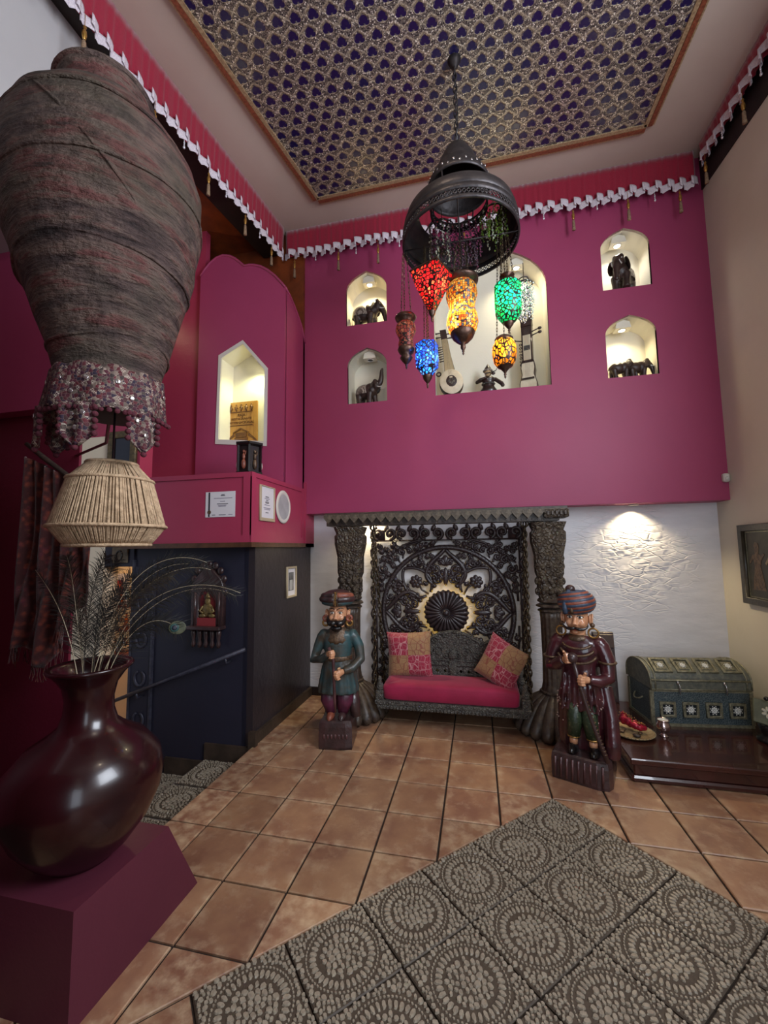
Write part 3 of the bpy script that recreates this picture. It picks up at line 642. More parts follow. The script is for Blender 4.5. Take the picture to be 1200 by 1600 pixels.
for sgn, vy, st_ in [(a_, b_, c_) for a_ in (-1, 1) for b_ in (-1, 1) for c_ in (0, 1)]:
    m = M()
    for k, (x, y, r) in enumerate(inn):
        if (y > 0) != (vy > 0) or (abs(y) > x) != bool(st_): continue
        a = math.atan2(y, x); aa = a if sgn > 0 else PI - a; d = 1 if k % 2 else -1; volute(m, sgn * x, y, r, aa, d * sgn, 1.2, .0105); leaf(m, sgn * x + r * math.cos(aa + 1.5 * d * sgn), y + r * math.sin(aa + 1.5 * d * sgn), r * 1.3, aa + 1.0 * d * sgn, r * .3)
    if m.v: m.obj('inner_scrolls', m_screen, sc, True)
rs = {}
for x, y, r in placed: rs[(x, y)] = (math.atan2(y, x) + rn.uniform(-.8, .8), rn.choice((-1, 1)), rn.uniform(1.0, 1.4))
for nm, vy in (('upper_scrolls', 1), ('lower_scrolls', -1)):
    for sgn in (-1, 1):
        m = M()
        for x, y, r in placed:
            if (y > 0) != (vy > 0): continue
            a, d, t_ = rs[(x, y)]; aa = a if sgn > 0 else PI - a; volute(m, sgn * x, y, r, aa, d * sgn, t_, .0125)
            for q_ in (1.3, 2.9): b_ = aa + d * sgn * q_; leaf(m, sgn * x + r * math.cos(b_), y + r * math.sin(b_), r * 1.15, b_ - d * sgn * .5, r * .26)
        for q_ in (0, 1): ribbon(m, [(sgn * p.x, vy * p.y) for p in bez([(.70 - .14 * q_, .12 + .38 * q_, 0), (.70, .4 + .15 * q_, 0), (.66, .62, 0), (.45 - .2 * q_, .70, 0), (.22, .74, 0)], 16)], .011)
        m.obj(nm, m_screen, sc, True)
# warm lamp fixed behind the rosette
lb = thing('screen_lamp', 'small warm lamp behind the rosette of the carved screen', 'lamp', (CX, 1.42, CZ)); M().sph((0, 0, 0), .02, 10, 8).obj('bulb', emis('screen_bulb', (255, 190, 60), 6), lb, True); M().bb(-.03, .03, .012, .03, -.03, .03).obj('holder', m_chain, lb)
light('screen_lamp_light', 'POINT', (CX, 1.405, CZ), 9, (1.0, .62, .08), shadow_soft_size=.03)
# ---------------------------------------------------------------- bench hung on chains
bn = thing('swing_bench', 'carved grey wooden swing bench hung on brass chains', 'swing bench', (0, 0, 0))
x0, x1, y0, y1 = -1.345, -.015, .78, 1.25
M().rbox(((x0 + x1) / 2, (y0 + y1) / 2, .215), (x1 - x0, y1 - y0, .035), .006).obj('seat', m_bench, bn)
ap = M(); ap.bb(x0 + .02, x1 - .02, y0 + .005, y0 + .03, .165, .2)
for i in range(44): ap.sph((x0 + .03 + .0295 * i, y0 + .004, .178), (.012, .012, .016), 6, 5)
ap.obj('apron', m_bench, bn)
bk = [(-1.28, .24), (-.08, .24), (-.08, .60), (-.14, .62), (-.22, .68), (-.33, .70), (-.38, .67), (-.44, .70), (-.54, .755), (-.64, .775), (-.70, .775), (-.80, .755), (-.90, .70), (-.96, .67), (-1.02, .70), (-1.12, .68), (-1.2, .62), (-1.28, .60)]
lat = []
for i in range(15):
    xx = -1.2 + .075 * i
    if abs(xx + .675) < .05: continue
    for zz in (.345, .395): lat.append([(xx - .02, zz), (xx, zz - .02), (xx + .02, zz), (xx, zz + .02)])
me = flat_mesh([bk] + lat, .016, .002); bo = link('backrest', upright(me, 1.215), m_bench, bn)
rl = M()
for sgn in (-1, 1):
    cx = -.675
    for (x, z, r, d) in ((.07, .735, .03, 1), (.16, .69, .035, -1), (.27, .665, .025, 1), (.13, .58, .05, 1), (.23, .56, .045, -1), (.05, .55, .035, -1), (.33, .58, .04, 1)):
        P = []
        for k in range(15): t_ = k / 14; th = sgn * d * 2.6 * PI * t_ + (0 if sgn > 0 else PI); P.append((cx + sgn * x + r * (1 - .75 * t_) * math.cos(th), 1.193, z + r * (1 - .75 * t_) * math.sin(th)))
        rl.tube(P, .007, 6)
    rl.tube([(cx + sgn * x, 1.195, z) for x, z in ((0, .765), (.12, .745), (.22, .69), (.3, .66), (.36, .69), (.45, .66), (.57, .58))], .009, 6)
rl.tube([(cx - .57, 1.195, .455), (cx + .57, 1.195, .455)], .010, 6); rl.tube([(cx - .57, 1.195, .495), (cx + .57, 1.195, .495)], .006, 6); rl.bb(cx - .035, cx + .035, 1.185, 1.2, .25, .5); rl.sph((cx, 1.19, .55), (.04, .018, .05), 10, 8)
rl.obj('backrest_relief', m_bench, bo, True)
pm = M().lathe([(.03, 0), (.032, .05), (.022, .06), (.03, .085), (.034, .11), (.026, .14), (.014, .155), (.02, .175), (.012, .195), (.0, .2)], 14).mesh('finial', True)
for x in (x0 + .04, x1 - .04):
    for y in (y0 + .05, y1 - .06):
        o = link('finial_post', pm, m_bench, bn); o.location = (x, y, .23)
    M().rbox((x, y0 + .05, .262), (.07, .075, .1), .008).obj('arm_block', m_bench, bn)
lk = M().torus((0, 0, 0), .016, .0042, 12, 6, 'y', 1.0, 1.5).mesh('link', True)
def chain_mesh(A, B, step=.038, R=.016, r=.0042):
    A, B = Vector(A), Vector(B); d = B - A; n = max(2, int(d.length / step)); q_ = Vector((0, 0, 1)).rotation_difference(d.normalized()).to_matrix(); m = M()
    for i in range(n):
        c = A + d * ((i + .5) / n); rr = q_ @ rotm(0, 0, PI / 2 * (i % 2)); L = d.length / n * .72
        P = [c + rr @ Vector((R * .75 * math.cos(2 * PI * k / 10), 0, L * math.sin(2 * PI * k / 10))) for k in range(10)]; m.tube(P, r, 5, closed=True)
    return m
for x, xb in ((-1.412, x0 + .0), (.02, x1 - .0)):
    chain_mesh((x, 1.04, 1.80), (xb, .83, .22), .045, .02, .0055).obj('chain', m_chain, bn, True); chain_mesh((x, 1.08, 1.80), (xb, 1.21, .22), .045, .02, .0055).obj('chain', m_chain, bn, True)
    M().torus((x, 1.06, 1.785), .032, .007, 18, 6, 'y').obj('ring', m_chain, bn, True)
# ---------------------------------------------------------------- cushions
def pillow_mesh(hx, hz, th, n=14, pinch=.06):
    m = M()
    def S(sg):
        def P(u, v):
            a, b = 2 * u - 1, 2 * v - 1; e = max(0, 1 - a ** 4) * max(0, 1 - b ** 4); k = 1 - pinch * (1 - abs(a)) * 0; px, pz = a * hx * (1 - pinch * (1 - b * b)), b * hz * (1 - pinch * (1 - a * a)); return (px, sg * th * e ** .55, pz)
        return P
    m.grid(S(-1), n, n); i = len(m.f); m.grid(S(1), n, n); m.f[i:] = [f[::-1] for f in m.f[i:]]; return m
def patch(name, seed):
    t = NT(name); sx_ = t.node('ShaderNodeSeparateXYZ'); co = t.coord(); t.link(co, sx_.inputs[0])
    s_ = t.math('MULTIPLY', t.math('SIGN', sx_.outputs[0]), t.math('SIGN', sx_.outputs[2])); chk = t.rng(s_, -1, 1, 1, 0)
    base = t.mix(chk, lin((158, 120, 82)), lin((150, 30, 58))); v = t.voro(17, 'DISTANCE_TO_EDGE', rnd=.55); v2 = t.voro(24, 'DISTANCE_TO_EDGE', rnd=.7)
    line = t.math('MAXIMUM', t.rng(v, .015, .045, 1, 0), t.math('MULTIPLY', t.rng(v2, .01, .035, 1, 0), .6)); thread = t.mix(chk, lin((126, 50, 44)), lin((206, 150, 150)))
    t.bump(t.math('ADD', line, t.math('MULTIPLY', t.noise(180, 2), .3)), .5, .004); return t.fin(t.mix(t.math('MULTIPLY', line, .75), base, thread), .6, 0, .4, sheen=.3)
pl = pillow_mesh(.215, .21, .075); o = tag(pl.obj('pillow', patch('patchwork_brocade', 1), None, True), 'red and gold patchwork pillow standing upright at the left end of the swing', 'pillow', 'patchwork pillows on the swing')
o.location = (-1.075, 1.09, .565); o.rotation_euler = (-.12, -.05, 0)
o2 = o.copy(); COL.objects.link(o2); o2.location = (-.235, 1.0, .545); o2.rotation_euler = (-.25, .42, -.55); o2['label'] = 'tilted red and gold patchwork pillow leaning at the right end of the swing'; o2.scale = (.9, 1.15, .95)
cu = M(); HX, HY = .585, .2
def ring_(z, k, sh):
    P = []
    for i in range(48):
        a = 2 * PI * i / 48; c, s_ = math.cos(a), math.sin(a); e = .16; P.append(((abs(c) ** e * math.copysign(1, c)) * (HX + k), (abs(s_) ** e * math.copysign(1, s_)) * (HY + k), z + sh * .006 * math.sin(3 * a)))
    return P
cu.loft([ring_(0, -.012, 0), ring_(.012, 0, 0), ring_(.11, .004, 1), ring_(.132, -.01, 1), ring_(.14, -.05, 1), ring_(.143, -.12, 1)])
o = tag(cu.obj('seat_cushion', mat('crimson_velvet', (158, 18, 66), (140, 13, 56), 6, .75, bump=.15, bscale=60, sheen=.12), None, True), 'long crimson velvet seat cushion on the swing', 'cushion'); o.location = (-.69, .995, .235)
# ================================================================ WOODEN GUARD STATUES
m_skin = mat('painted_wood_skin', (214, 160, 122), (194, 136, 100), 20, .32, bump=.08, coat=.4)
m_black = mat('black_lacquer', (18, 15, 16), rough=.3, coat=.3); m_eye = mat('eye_white', (232, 222, 206), rough=.3, coat=.4); m_lip = mat('lip_red', (140, 44, 40), rough=.35)
m_plum = mat('plum_lacquer', (74, 30, 36), (50, 22, 28), 14, .28, bump=.25, bscale=26, coat=.5)
m_plum2 = mat('worn_plum_wood', (92, 58, 58), (64, 38, 40), 18, .32, bump=.35, bscale=22, coat=.4)
m_teal = mat('worn_teal_paint', (44, 76, 80), (62, 54, 44), 9, .45, bump=.35, bscale=24, coat=.1, lo=.38, hi=.62)
m_bronze = mat('bronze_paint', (112, 88, 66), (72, 56, 44), 40, .38, metal=.4, bump=.4, bscale=70)
m_green = mat('dark_green_dotted', (40, 52, 34), (86, 92, 62), 60, .4, bump=.3, bscale=60, lo=.55, hi=.7)
m_purple = mat('worn_purple_paint', (96, 36, 62), (62, 28, 42), 14, .42, bump=.3)
m_blkwood = mat('dark_plinth_wood', (46, 32, 32), (66, 44, 44), 14, .36, bump=.4, bscale=26, coat=.3)
m_blue = mat('faded_blue', (62, 78, 100), (48, 58, 74), 30, .4, bump=.2); m_rust = mat('faded_rust', (150, 84, 62), (112, 58, 46), 30, .4, bump=.2); m_gold = mat('old_gold', (170, 130, 70), (120, 88, 48), 40, .35, metal=.6)
def head(st, z, beard):
    """head with face, z = chin height, facing -y"""
    h = M(); h.sph((0, 0, z + .105), (.078, .088, .112), 20, 14); h.sph((0, -.018, z + .055), (.058, .062, .062), 16, 10); h.tube([(0, .01, z - .07), (0, .0, z + .05)], [.062, .05], 14)
    h.tube([(0, -.082, z + .125), (0, -.098, z + .095), (0, -.112, z + .072)], [.010, .013, .018], 8); h.sph((-.014, -.1, z + .07), (.010, .010, .008)); h.sph((.014, -.1, z + .07), (.010, .010, .008)); h.sph((0, -.08, z + .02), (.026, .018, .018)); 
    for s in (-1, 1): h.sph((s * .038, -.066, z + .078), (.026, .02, .026)); h.tube([(s * .012, -.088, z + .147), (s * .035, -.088, z + .153), (s * .06, -.072, z + .145)], .006, 6)
    hd = remesh(h, 'head', .006, m_skin, st, 3)
    for s in (-1, 1):
        e = M(); e.sph((s * .033, -.076, z + .122), (.019, .012, .0105), 12, 8); ey = e.obj('eye', m_eye, hd, True); M().sph((s * .033, -.087, z + .122), (.0072, .004, .0085), 10, 8).obj('pupil', m_black, hd, True)
        M().tube(bez([(s * .012, -.09, z + .127), (s * .033, -.094, z + .143), (s * .056, -.078, z + .124)], 8), .0022, 5).obj('eyelid', m_black, hd, True)
        M().tube(bez([(s * .010, -.092, z + .148), (s * .034, -.098, z + .170), (s * .066, -.07, z + .150)], 8), [.002, .0035, .004, .0042, .004, .0038, .003, .0025, .0015], 6).obj('eyebrow', m_black, hd, True)
        ear = M(); ear.sph((s * .086, .0, z + .098), (.012, .028, .04), 12, 8); ear.tube(bez([(s * .092, .02, z + .13), (s * .106, -.01, z + .15), (s * .1, -.03, z + .11), (s * .094, -.01, z + .06)], 8), .007, 6); ear.obj('ear', m_skin, hd, True)
    M().sph((0, -.088, z + .038), (.022, .010, .0075), 10, 6).obj('mouth', m_lip, hd, True)
    mu = M()
    if beard:
        for s in (-1, 1): mu.tube(bez([(0, -.108, z + .052), (s * .03, -.118, z + .035), (s * .06, -.1, z + .03), (s * .078, -.07, z + .07), (s * .07, -.07, z + .095)], 12), [.014, .02, .024, .026, .026, .024, .022, .019, .016, .013, .010, .007, .004], 8)
        mu.sph((0, -.075, z - .002), (.05, .032, .026), 14, 8)
    else:
        for s in (-1, 1): mu.tube(bez([(0, -.104, z + .052), (s * .03, -.112, z + .040), (s * .06, -.095, z + .036), (s * .088, -.075, z + .06), (s * .078, -.08, z + .078)], 12), [.007, .010, .0115, .012, .0115, .0105, .0095, .008, .007, .006, .005, .004, .0025], 8)
    mu.obj('moustache', m_black, hd, True)
    return hd
def hand(st, wrist, palm, grip, s, m=m_skin):
    """fist closing on a shaft at grip; s mirrors the thumb"""
    Wv, Pv, G = Vector(wrist), Vector(palm), Vector(grip); a = (Pv - Wv).normalized(); up = Vector((0, 0, 1)); up = (up - a * up.dot(a)).normalized(); fwd = a.cross(up)
    if fwd.y > 0: fwd = -fwd
    h = M(); h.tube([Wv, Wv.lerp(Pv, .6), Pv], [.020, .024, .026], 10, flat=1.1); h.sph(Pv, (.028, .026, .032), 12, 8)
    for i in range(4):
        o = up * (.026 - .0165 * i); L = (.040, .046, .044, .036)[i]
        k0 = Pv + o + a * .012; k1 = k0 + a * L * .75 + fwd * .020; k2 = k1 + fwd * .022 - a * .006; k3 = k2 - a * .024 + fwd * .002; h.tube([k0, k1, k2, k3], [.0098, .0096, .0088, .0072], 8)
    t0 = Pv + up * .02 - a * .012; h.tube([t0, t0 + up * .024 + fwd * .016, t0 + up * .03 + fwd * .034 + a * .022], [.0115, .0105, .0085], 8)
    return remesh(h, 'hand', .0042, m, st, 2)
def turban_right(st, z):
    hd = M().sph((0, .005, z + .05), (.118, .125, .085), 22, 14).obj('turban', m_blue, st, True)
    for i in range(11):
        f = i / 10; P = []; R = []
        for k in range(21):
            t = k / 20; lon = -2.7 + 3.3 * t + .0; lat = -.75 + 1.6 * f + .55 * (t - .5); lat = max(-1.0, min(1.35, lat))
            P.append((.118 * math.cos(lat) * math.sin(lon + 1.3) * 1.02, .005 - .125 * math.cos(lat) * math.cos(lon + 1.3) * 1.02, z + .05 + .087 * math.sin(lat))); R.append(.017 * math.sin(PI * (t * .9 + .05)) + .004)
        M().tube(P, R, 8).obj('turban_wrap', m_rust if i % 2 else m_blue, hd, True)
    M().sph((-.03, -.03, z + .142), (.034, .034, .03), 14, 10).obj('turban_knot', m_blkwood, hd, True)
    M().tube(bez([(-.055, -.108, z - .02), (-.06, -.135, z + .03), (-.05, -.10, z + .1), (-.03, -.03, z + .14)], 10), .019, 8).obj('turban_band', m_blue, hd, True)
    M().tube(bez([(-.012, -.118, z - .02), (-.012, -.14, z + .03), (-.02, -.10, z + .1), (-.025, -.03, z + .14)], 10), .012, 8).obj('turban_band', m_bronze, hd, True)
def robe(sections, folds=0., nf=14):
    m = M(); rings = []
    for z, rx, ry, cy, fo in sections:
        ring = []
        for k in range(40):
            a = 2 * PI * k / 40; r = 1 + fo * math.cos(nf * a); e = .85; c, s_ = math.cos(a), math.sin(a)
            ring.append((rx * r * math.copysign(abs(c) ** e, c), cy + ry * r * math.copysign(abs(s_) ** e, s_), z))
        rings.append(ring)
    m.loft(rings); return m
# ---- right statue: plum robe, mace
a = math.atan2(-.244, .271); st = thing('guard_statue', 'painted wooden guard statue in plum robe and striped turban leaning on a mace', 'statue', (.272, .352, 0), -.36)
pt = M(); hw, hd_ = .185, .165
pl_ = [(-hw, -hd_), (-.05, -hd_ - .012), (.10, -hd_ - .02), (hw - .02, -hd_), (hw, -hd_ + .05), (hw, hd_ - .04), (hw - .05, hd_), (-hw, hd_)]
pt.loft([[(x * k, y * k, z) for x, y in pl_] for z, k in ((0, .98), (.02, 1.0), (.13, 1.0), (.165, .97), (.175, .9))]); pb_ = pt.obj('plinth', m_blkwood, st)
for i in range(9): M().tube([(-.16 + .036 * i, -hd_ - .012, .02), (-.155 + .036 * i, -hd_ - .014, .15)], .008, 6).obj('flute', m_plum2, pb_, True)
rb = robe([(.165, .16, .10, .055, .03), (.25, .168, .10, .05, .05), (.38, .16, .10, .035, .05), (.5, .15, .108, .01, .045), (.62, .125, .098, 0, .025), (.72, .112, .088, 0, .01), (.84, .128, .088, 0, .0), (.9, .13, .08, .005, 0), (.945, .075, .06, .01, 0)])
for s in (-1, 1): rb.sph((s * .128, .005, .885), (.058, .06, .06), 14, 10)
rb.tube([(-.14, .0, .885), (-.17, -.01, .80), (-.175, -.04, .715), (-.13, -.10, .745), (-.075, -.14, .79)], [.055, .052, .048, .042, .034], 12)
rb.tube([(.14, .0, .885), (.178, -.01, .79), (.18, -.045, .68), (.13, -.11, .665), (.075, -.145, .678)], [.055, .052, .048, .042, .034], 12)
rb.tube([(.15, .03, .6), (.185, -.03, .42), (.19, -.06, .25), (.18, -.05, .175)], [.05, .045, .05, .05], 10)
for i in range(7): rb.tube([(-.09 + .03 * i, -.085, .70), (-.1 + .034 * i, -.1, .55), (-.11 + .038 * i, -.10, .44)], [.006, .010, .012], 6)
rbo = remesh(rb, 'robe', .0085, m_plum, st, 3)
hm = M()
for k in range(26): aa = PI * (1.0 + k / 25); hm.sph((.158 * math.cos(aa), .012 + .112 * math.sin(aa), .47 + .012 * math.sin(k * 2.2)), .007, 6, 5)
for i in range(34):
    rr = random.Random(i); aa = PI * (1.05 + .9 * rr.random()); z = .33 + .25 * rr.random(); hm.sph((.168 * math.cos(aa), .02 + .118 * math.sin(aa), z), .0052, 6, 4)
hm.obj('painted_dots', mat('dot_paint', (170, 140, 130), rough=.4), rbo, True)['kind'] = 'stuff'
for s, x in ((-1, -.035), (1, .06)):
    M().tube([(x - .005, -.05, .50), (x, -.085, .38), (x + .012 * s, -.085, .27)], [.05, .05, .04], 12).obj('trouser_leg', m_green, st, True)
    M().torus((x + .012 * s, -.085, .275), .036, .007, 16, 6).obj('cuff', m_gold, st, True)
    M().tube([(x + .012 * s, -.085, .27), (x + .014 * s, -.087, .225)], [.028, .026], 10).obj('ankle', m_skin, st, True)
    sh = M(); sh.loft([[(x + .02 * s + dx * k, y, z0 + dz * k) for dx, dz in ((-.032, 0), (-.034, .02), (-.02, .05), (0, .058), (.02, .05), (.034, .02), (.032, 0))] for y, k, z0 in ((-.04, .7, .176), (-.07, 1, .176), (-.12, .95, .176), (-.155, .6, .178), (-.172, .25, .19))]); sh.obj('shoe', m_black, st, True)
hd0 = head(st, .955, False)
M().lathe([(.066, .90), (.085, .915), (.075, .935), (.055, .95)], 24, sy=.9).obj('collar', m_bronze, st, True)
for i, (r, z) in enumerate(((.095, .9), (.112, .872), (.128, .842))):
    P = [(r * math.sin(t) * 1.0, -.05 - .055 * math.cos(t) - .012 * i, z - (.035 + .018 * i) * math.cos(t)) for t in [-1.25 + 2.5 * k / 16 for k in range(17)]]; M().tube(P, .0085, 8).obj('necklace', m_bronze, st, True)
for s in (-1, 1):
    M().sph((s * .1, -.02, 1.02), .017, 10, 8).obj('ear_stud', m_bronze, st, True); M().torus((s * .105, -.03, .968), .032, .0065, 20, 8, 'y').obj('earring', m_gold, st, True)
    M().torus((s * .18, -.02, .78), .053, .008, 20, 6).obj('armband', m_bronze, st, True)
turban_right(st, 1.125)
hand(st, (-.075, -.14, .79), (-.038, -.172, .808), (0, -.2, .8), -1); hand(st, (.075, -.145, .678), (.040, -.182, .684), (.02, -.2, .68), 1)
mc = M(); mc.tube([(-.005, -.205, .80), (.02, -.215, .70), (.07, -.215, .5), (.12, -.2, .33), (.165, -.185, .19)], [.014, .013, .012, .013, .016], 10); mo = mc.obj('mace_shaft', m_blkwood, st, True)
for k in range(22): t = k / 21; p = Vector((.02, -.215, .68)).lerp(Vector((.15, -.19, .24)), t); M().torus(p, .0135, .0035, 10, 5).obj('mace_ring', m_bronze, mo, True)
M().sph((-.012, -.205, .825), (.036, .036, .036), 16, 12).obj('mace_head', m_blkwood, st, True)
# ---- left statue: teal coat, black beard, sword
st = thing('guard_statue', 'painted wooden guard statue in worn teal coat with black moustache and beard', 'statue', (-1.57, .455, 0), .15)
pt = M(); pt.loft([[(x * .135 * k, y * .13 * k, z) for x, y in ((-1, -1), (-.6, -1.06), (.6, -1.06), (1, -1), (1, 1), (-1, 1))] for z, k in ((0, .97), (.02, 1.0), (.17, .98), (.2, .95), (.215, .88))]); pb_ = pt.obj('plinth', m_blkwood, st)
for i in range(7): M().sph((-.09 + .03 * i, -.136, .10), (.009, .008, .02), 8, 6).obj('flute', m_plum2, pb_, True)
rb = robe([(.40, .165, .115, .01, .05), (.42, .168, .118, .01, .06), (.5, .155, .11, .01, .05), (.6, .135, .098, 0, .03), (.68, .11, .085, 0, .01), (.8, .118, .082, 0, 0), (.87, .122, .075, .005, 0), (.915, .07, .055, .01, 0)])
for s in (-1, 1): rb.sph((s * .118, .005, .855), (.05, .055, .055), 14, 10)
rb.tube([(-.13, .0, .855), (-.165, .0, .77), (-.2, -.02, .655), (-.12, -.09, .685), (-.06, -.13, .735)], [.046, .042, .038, .034, .028], 12); rb.tube([(.13, .0, .855), (.175, .0, .77), (.19, -.02, .67), (.13, -.09, .615), (.065, -.13, .60)], [.046, .044, .042, .036, .028], 12)
rbo = remesh(rb, 'coat', .0085, m_teal, st, 3)
M().lathe([(.116, .66), (.12, .672), (.12, .69), (.116, .70)], 28, sy=.78).obj('belt', m_bronze, st, True)
M().lathe([(.112, .80), (.116, .83), (.10, .88), (.066, .918), (.058, .93)], 28, sy=.74, mod=lambda a, z: 1 + .03 * math.cos(12 * a)).obj('beaded_yoke', m_bronze, st, True)
for s, x in ((-1, -.055), (1, .045)):
    M().tube([(x * 1.2, .0, .44), (x * 1.3, -.02, .34), (x * .9, -.03, .245)], [.075, .07, .04], 12).obj('trouser_leg', m_purple, st, True)
    sh = M(); sh.loft([[(x * .95 + dx * k, y, .214 + dz * k) for dx, dz in ((-.03, 0), (-.032, .02), (-.02, .046), (0, .052), (.02, .046), (.032, .02), (.03, 0))] for y, k in ((.0, .7), (-.03, 1), (-.08, .95), (-.112, .6), (-.125, .2))]); sh.obj('shoe', m_blkwood if s > 0 else m_rust, st, True)
M().tube([(.09, .05, .42), (.13, .03, .3), (.15, .0, .2)], [.06, .05, .04], 10).obj('coat_tail', m_blkwood, st, True)
head(st, .93, True)
tb = M().sph((0, .0, 1.165), (.142, .118, .074), 24, 14).obj('turban', m_blkwood, st, True)
for k, (dz, rk, mm) in enumerate(((-.034, .86, m_teal), (-.004, 1.0, m_blkwood), (.028, .9, m_rust))):
    for s in (-1, 1):
        P = [(s * (.008 + .128 * rk * math.sin(t * PI / 2)), -.108 * rk * math.cos(t * PI / 2), 1.165 + dz - .010 * t * (k - 1)) for t in [j / 10 for j in range(11)]]
        M().tube(P, [.027] * 8 + [.025, .02, .014], 8).obj('turban_wrap', mm if (s > 0 or k == 0) else m_blkwood, tb, True)
for s in (-1, 1): M().tube(bez([(s * .012, -.112, 1.11), (s * .014, -.145, 1.165), (s * .008, -.1, 1.225)], 8), .008, 6).obj('turban_band', m_bronze, tb, True)
for k in range(7): M().sph((0, -.128 + .003 * abs(k - 3), 1.12 + .016 * k), .0075, 8, 6).obj('jewel', m_gold, tb, True)
for s in (-1, 1): M().torus((s * .098, -.02, 1.0), .02, .012, 16, 8, 'y').obj('earring', m_rust, st, True); M().torus((s * .1, -.02, .962), .024, .009, 16, 8, 'y').obj('earring', m_gold, st, True)
hand(st, (-.06, -.13, .735), (-.02, -.16, .742), (.02, -.17, .74), -1); hand(st, (.065, -.13, .60), (.03, -.16, .59), (0, -.17, .6), 1)
M().tube([(-.04, -.185, .80), (-.005, -.185, .70), (.0, -.185, .58), (.005, -.18, .40), (.012, -.175, .30)], [.008, .009, .008, .008, .004], 8, flat=1.5).obj('sword', m_plum2, st, True)
# ================================================================ PLATFORM, CHEST AND THINGS ON IT
m_mahog = mat('dark_mahogany', (64, 30, 26), (44, 20, 18), 5, .24, bump=.08, bscale=12, coat=.5)
pf = thing('low_platform', 'low dark mahogany platform table in the right corner', 'platform', (0, 0, 0))
PX0, PX1, PY0, PY1, PZ = .545, 1.735, .29, 1.40, .152
M().rbox(((PX0 + PX1) / 2, (PY0 + PY1) / 2, PZ - .02), (PX1 - PX0, PY1 - PY0, .04), .006).obj('top', m_mahog, pf)
M().rbox(((PX0 + PX1) / 2, (PY0 + PY1) / 2, .075), (PX1 - PX0 - .05, PY1 - PY0 - .05, .075), .008).obj('skirt', m_mahog, pf); M().rbox(((PX0 + PX1) / 2, (PY0 + PY1) / 2, .02), (PX1 - PX0 - .01, PY1 - PY0 - .01, .04), .012).obj('plinth', m_mahog, pf)
# chest
t = NT('engraved_verdigris'); n = t.noise(40, 5); v = t.voro(70, 'DISTANCE_TO_EDGE'); t.bump(t.math('ADD', t.rng(v, 0, .12), n), .4, .004); m_verd = t.fin(t.mix(t.rng(v, .0, .09), lin((108, 116, 114)), t.mix(n, lin((44, 58, 66)), lin((62, 76, 80)))), .42, .2)
m_brasst = mat('tarnished_silver_brass', (150, 146, 122), (112, 110, 92), 50, .36, metal=.5, bump=.4, bscale=90); m_inlay = mat('bone_inlay', (206, 206, 200), rough=.4); m_chestdark = mat('chest_dark_field', (34, 40, 46), (24, 30, 34), 30, .3)
ch = thing('treasure_chest', 'domed metal-clad treasure chest with square rosette panels on the mahogany platform', 'chest', (1.245, 1.115, PZ), .12); CW, CD = .365, .19
M().rbox((0, 0, .145), (2 * CW, 2 * CD, .27), .006).obj('body', m_verd, ch)
prof = [(-CD - .008, 0), (-CD - .008, .065)] + [(-(CD + .008) * math.cos(PI * k / 16), .065 + .125 * math.sin(PI * k / 16)) for k in range(1, 16)] + [(CD + .008, .065), (CD + .008, 0)]
ld = M(); ld.T = Matrix.Translation((0, 0, .282)); ld.prism(prof, -CW - .005, CW + .005, 'x'); lid = ld.obj('lid', mat('tarnished_lid_metal', (112, 112, 98), (84, 88, 82), 30, .42, metal=.2, bump=.4, bscale=80), ch)
bd = M(); bd.T = Matrix.Translation((0, 0, .282))
for x in (-CW - .005, -CW + .03, CW - .03, CW + .005): bd.tube([(x, y * 1.005, z * 1.005) for y, z in prof], .007, 6)
bd.tube([(-CW, -CD - .01, .0), (CW, -CD - .01, .0)], .006, 6); bd.tube([(-CW, -CD - .01, .07), (CW, -CD - .01, .07)], .008, 6); bd.obj('banding', m_brasst, lid, True)
bs = M(); bs.bb(-CW - .006, CW + .006, -CD - .006, CD + .006, .0, .022); bs.bb(-CW - .003, CW + .003, -CD - .004, -CD + .01, .262, .276)
for x in (-CW, CW): bs.bb(x - .014, x + .014, -CD - .005, -CD + .012, .02, .27); bs.bb(x - .005, x + .005, CD - .03, CD + .005, .02, .27)
bs.obj('corner_banding', m_brasst, ch)
def sqframe(w_, t_=.008): return flat_mesh([[(-w_, -w_), (w_, -w_), (w_, w_), (-w_, w_)], [(-w_ + .014, -w_ + .014), (w_ - .014, -w_ + .014), (w_ - .014, w_ - .014), (-w_ + .014, w_ - .014)]], t_, .002)
fme, fme2 = sqframe(.056), sqframe(.066)
fd = M().bb(-.045, .045, -.004, .004, -.045, .045).mesh('field'); fp = M()
for k in range(8): aa = PI / 4 * k; fp.sph((.017 * math.cos(aa), -.006, .017 * math.sin(aa)), (.010, .004, .0075), 8, 5, rotm(0, -aa, 0))
fp.sph((0, -.007, 0), (.008, .004, .008), 8, 5)
for k in range(8): aa = PI / 4 * k + .39; fp.sph((.031 * math.cos(aa), -.006, .031 * math.sin(aa)), (.005, .003, .005), 6, 4)
fpm = fp.mesh('rosette', True)
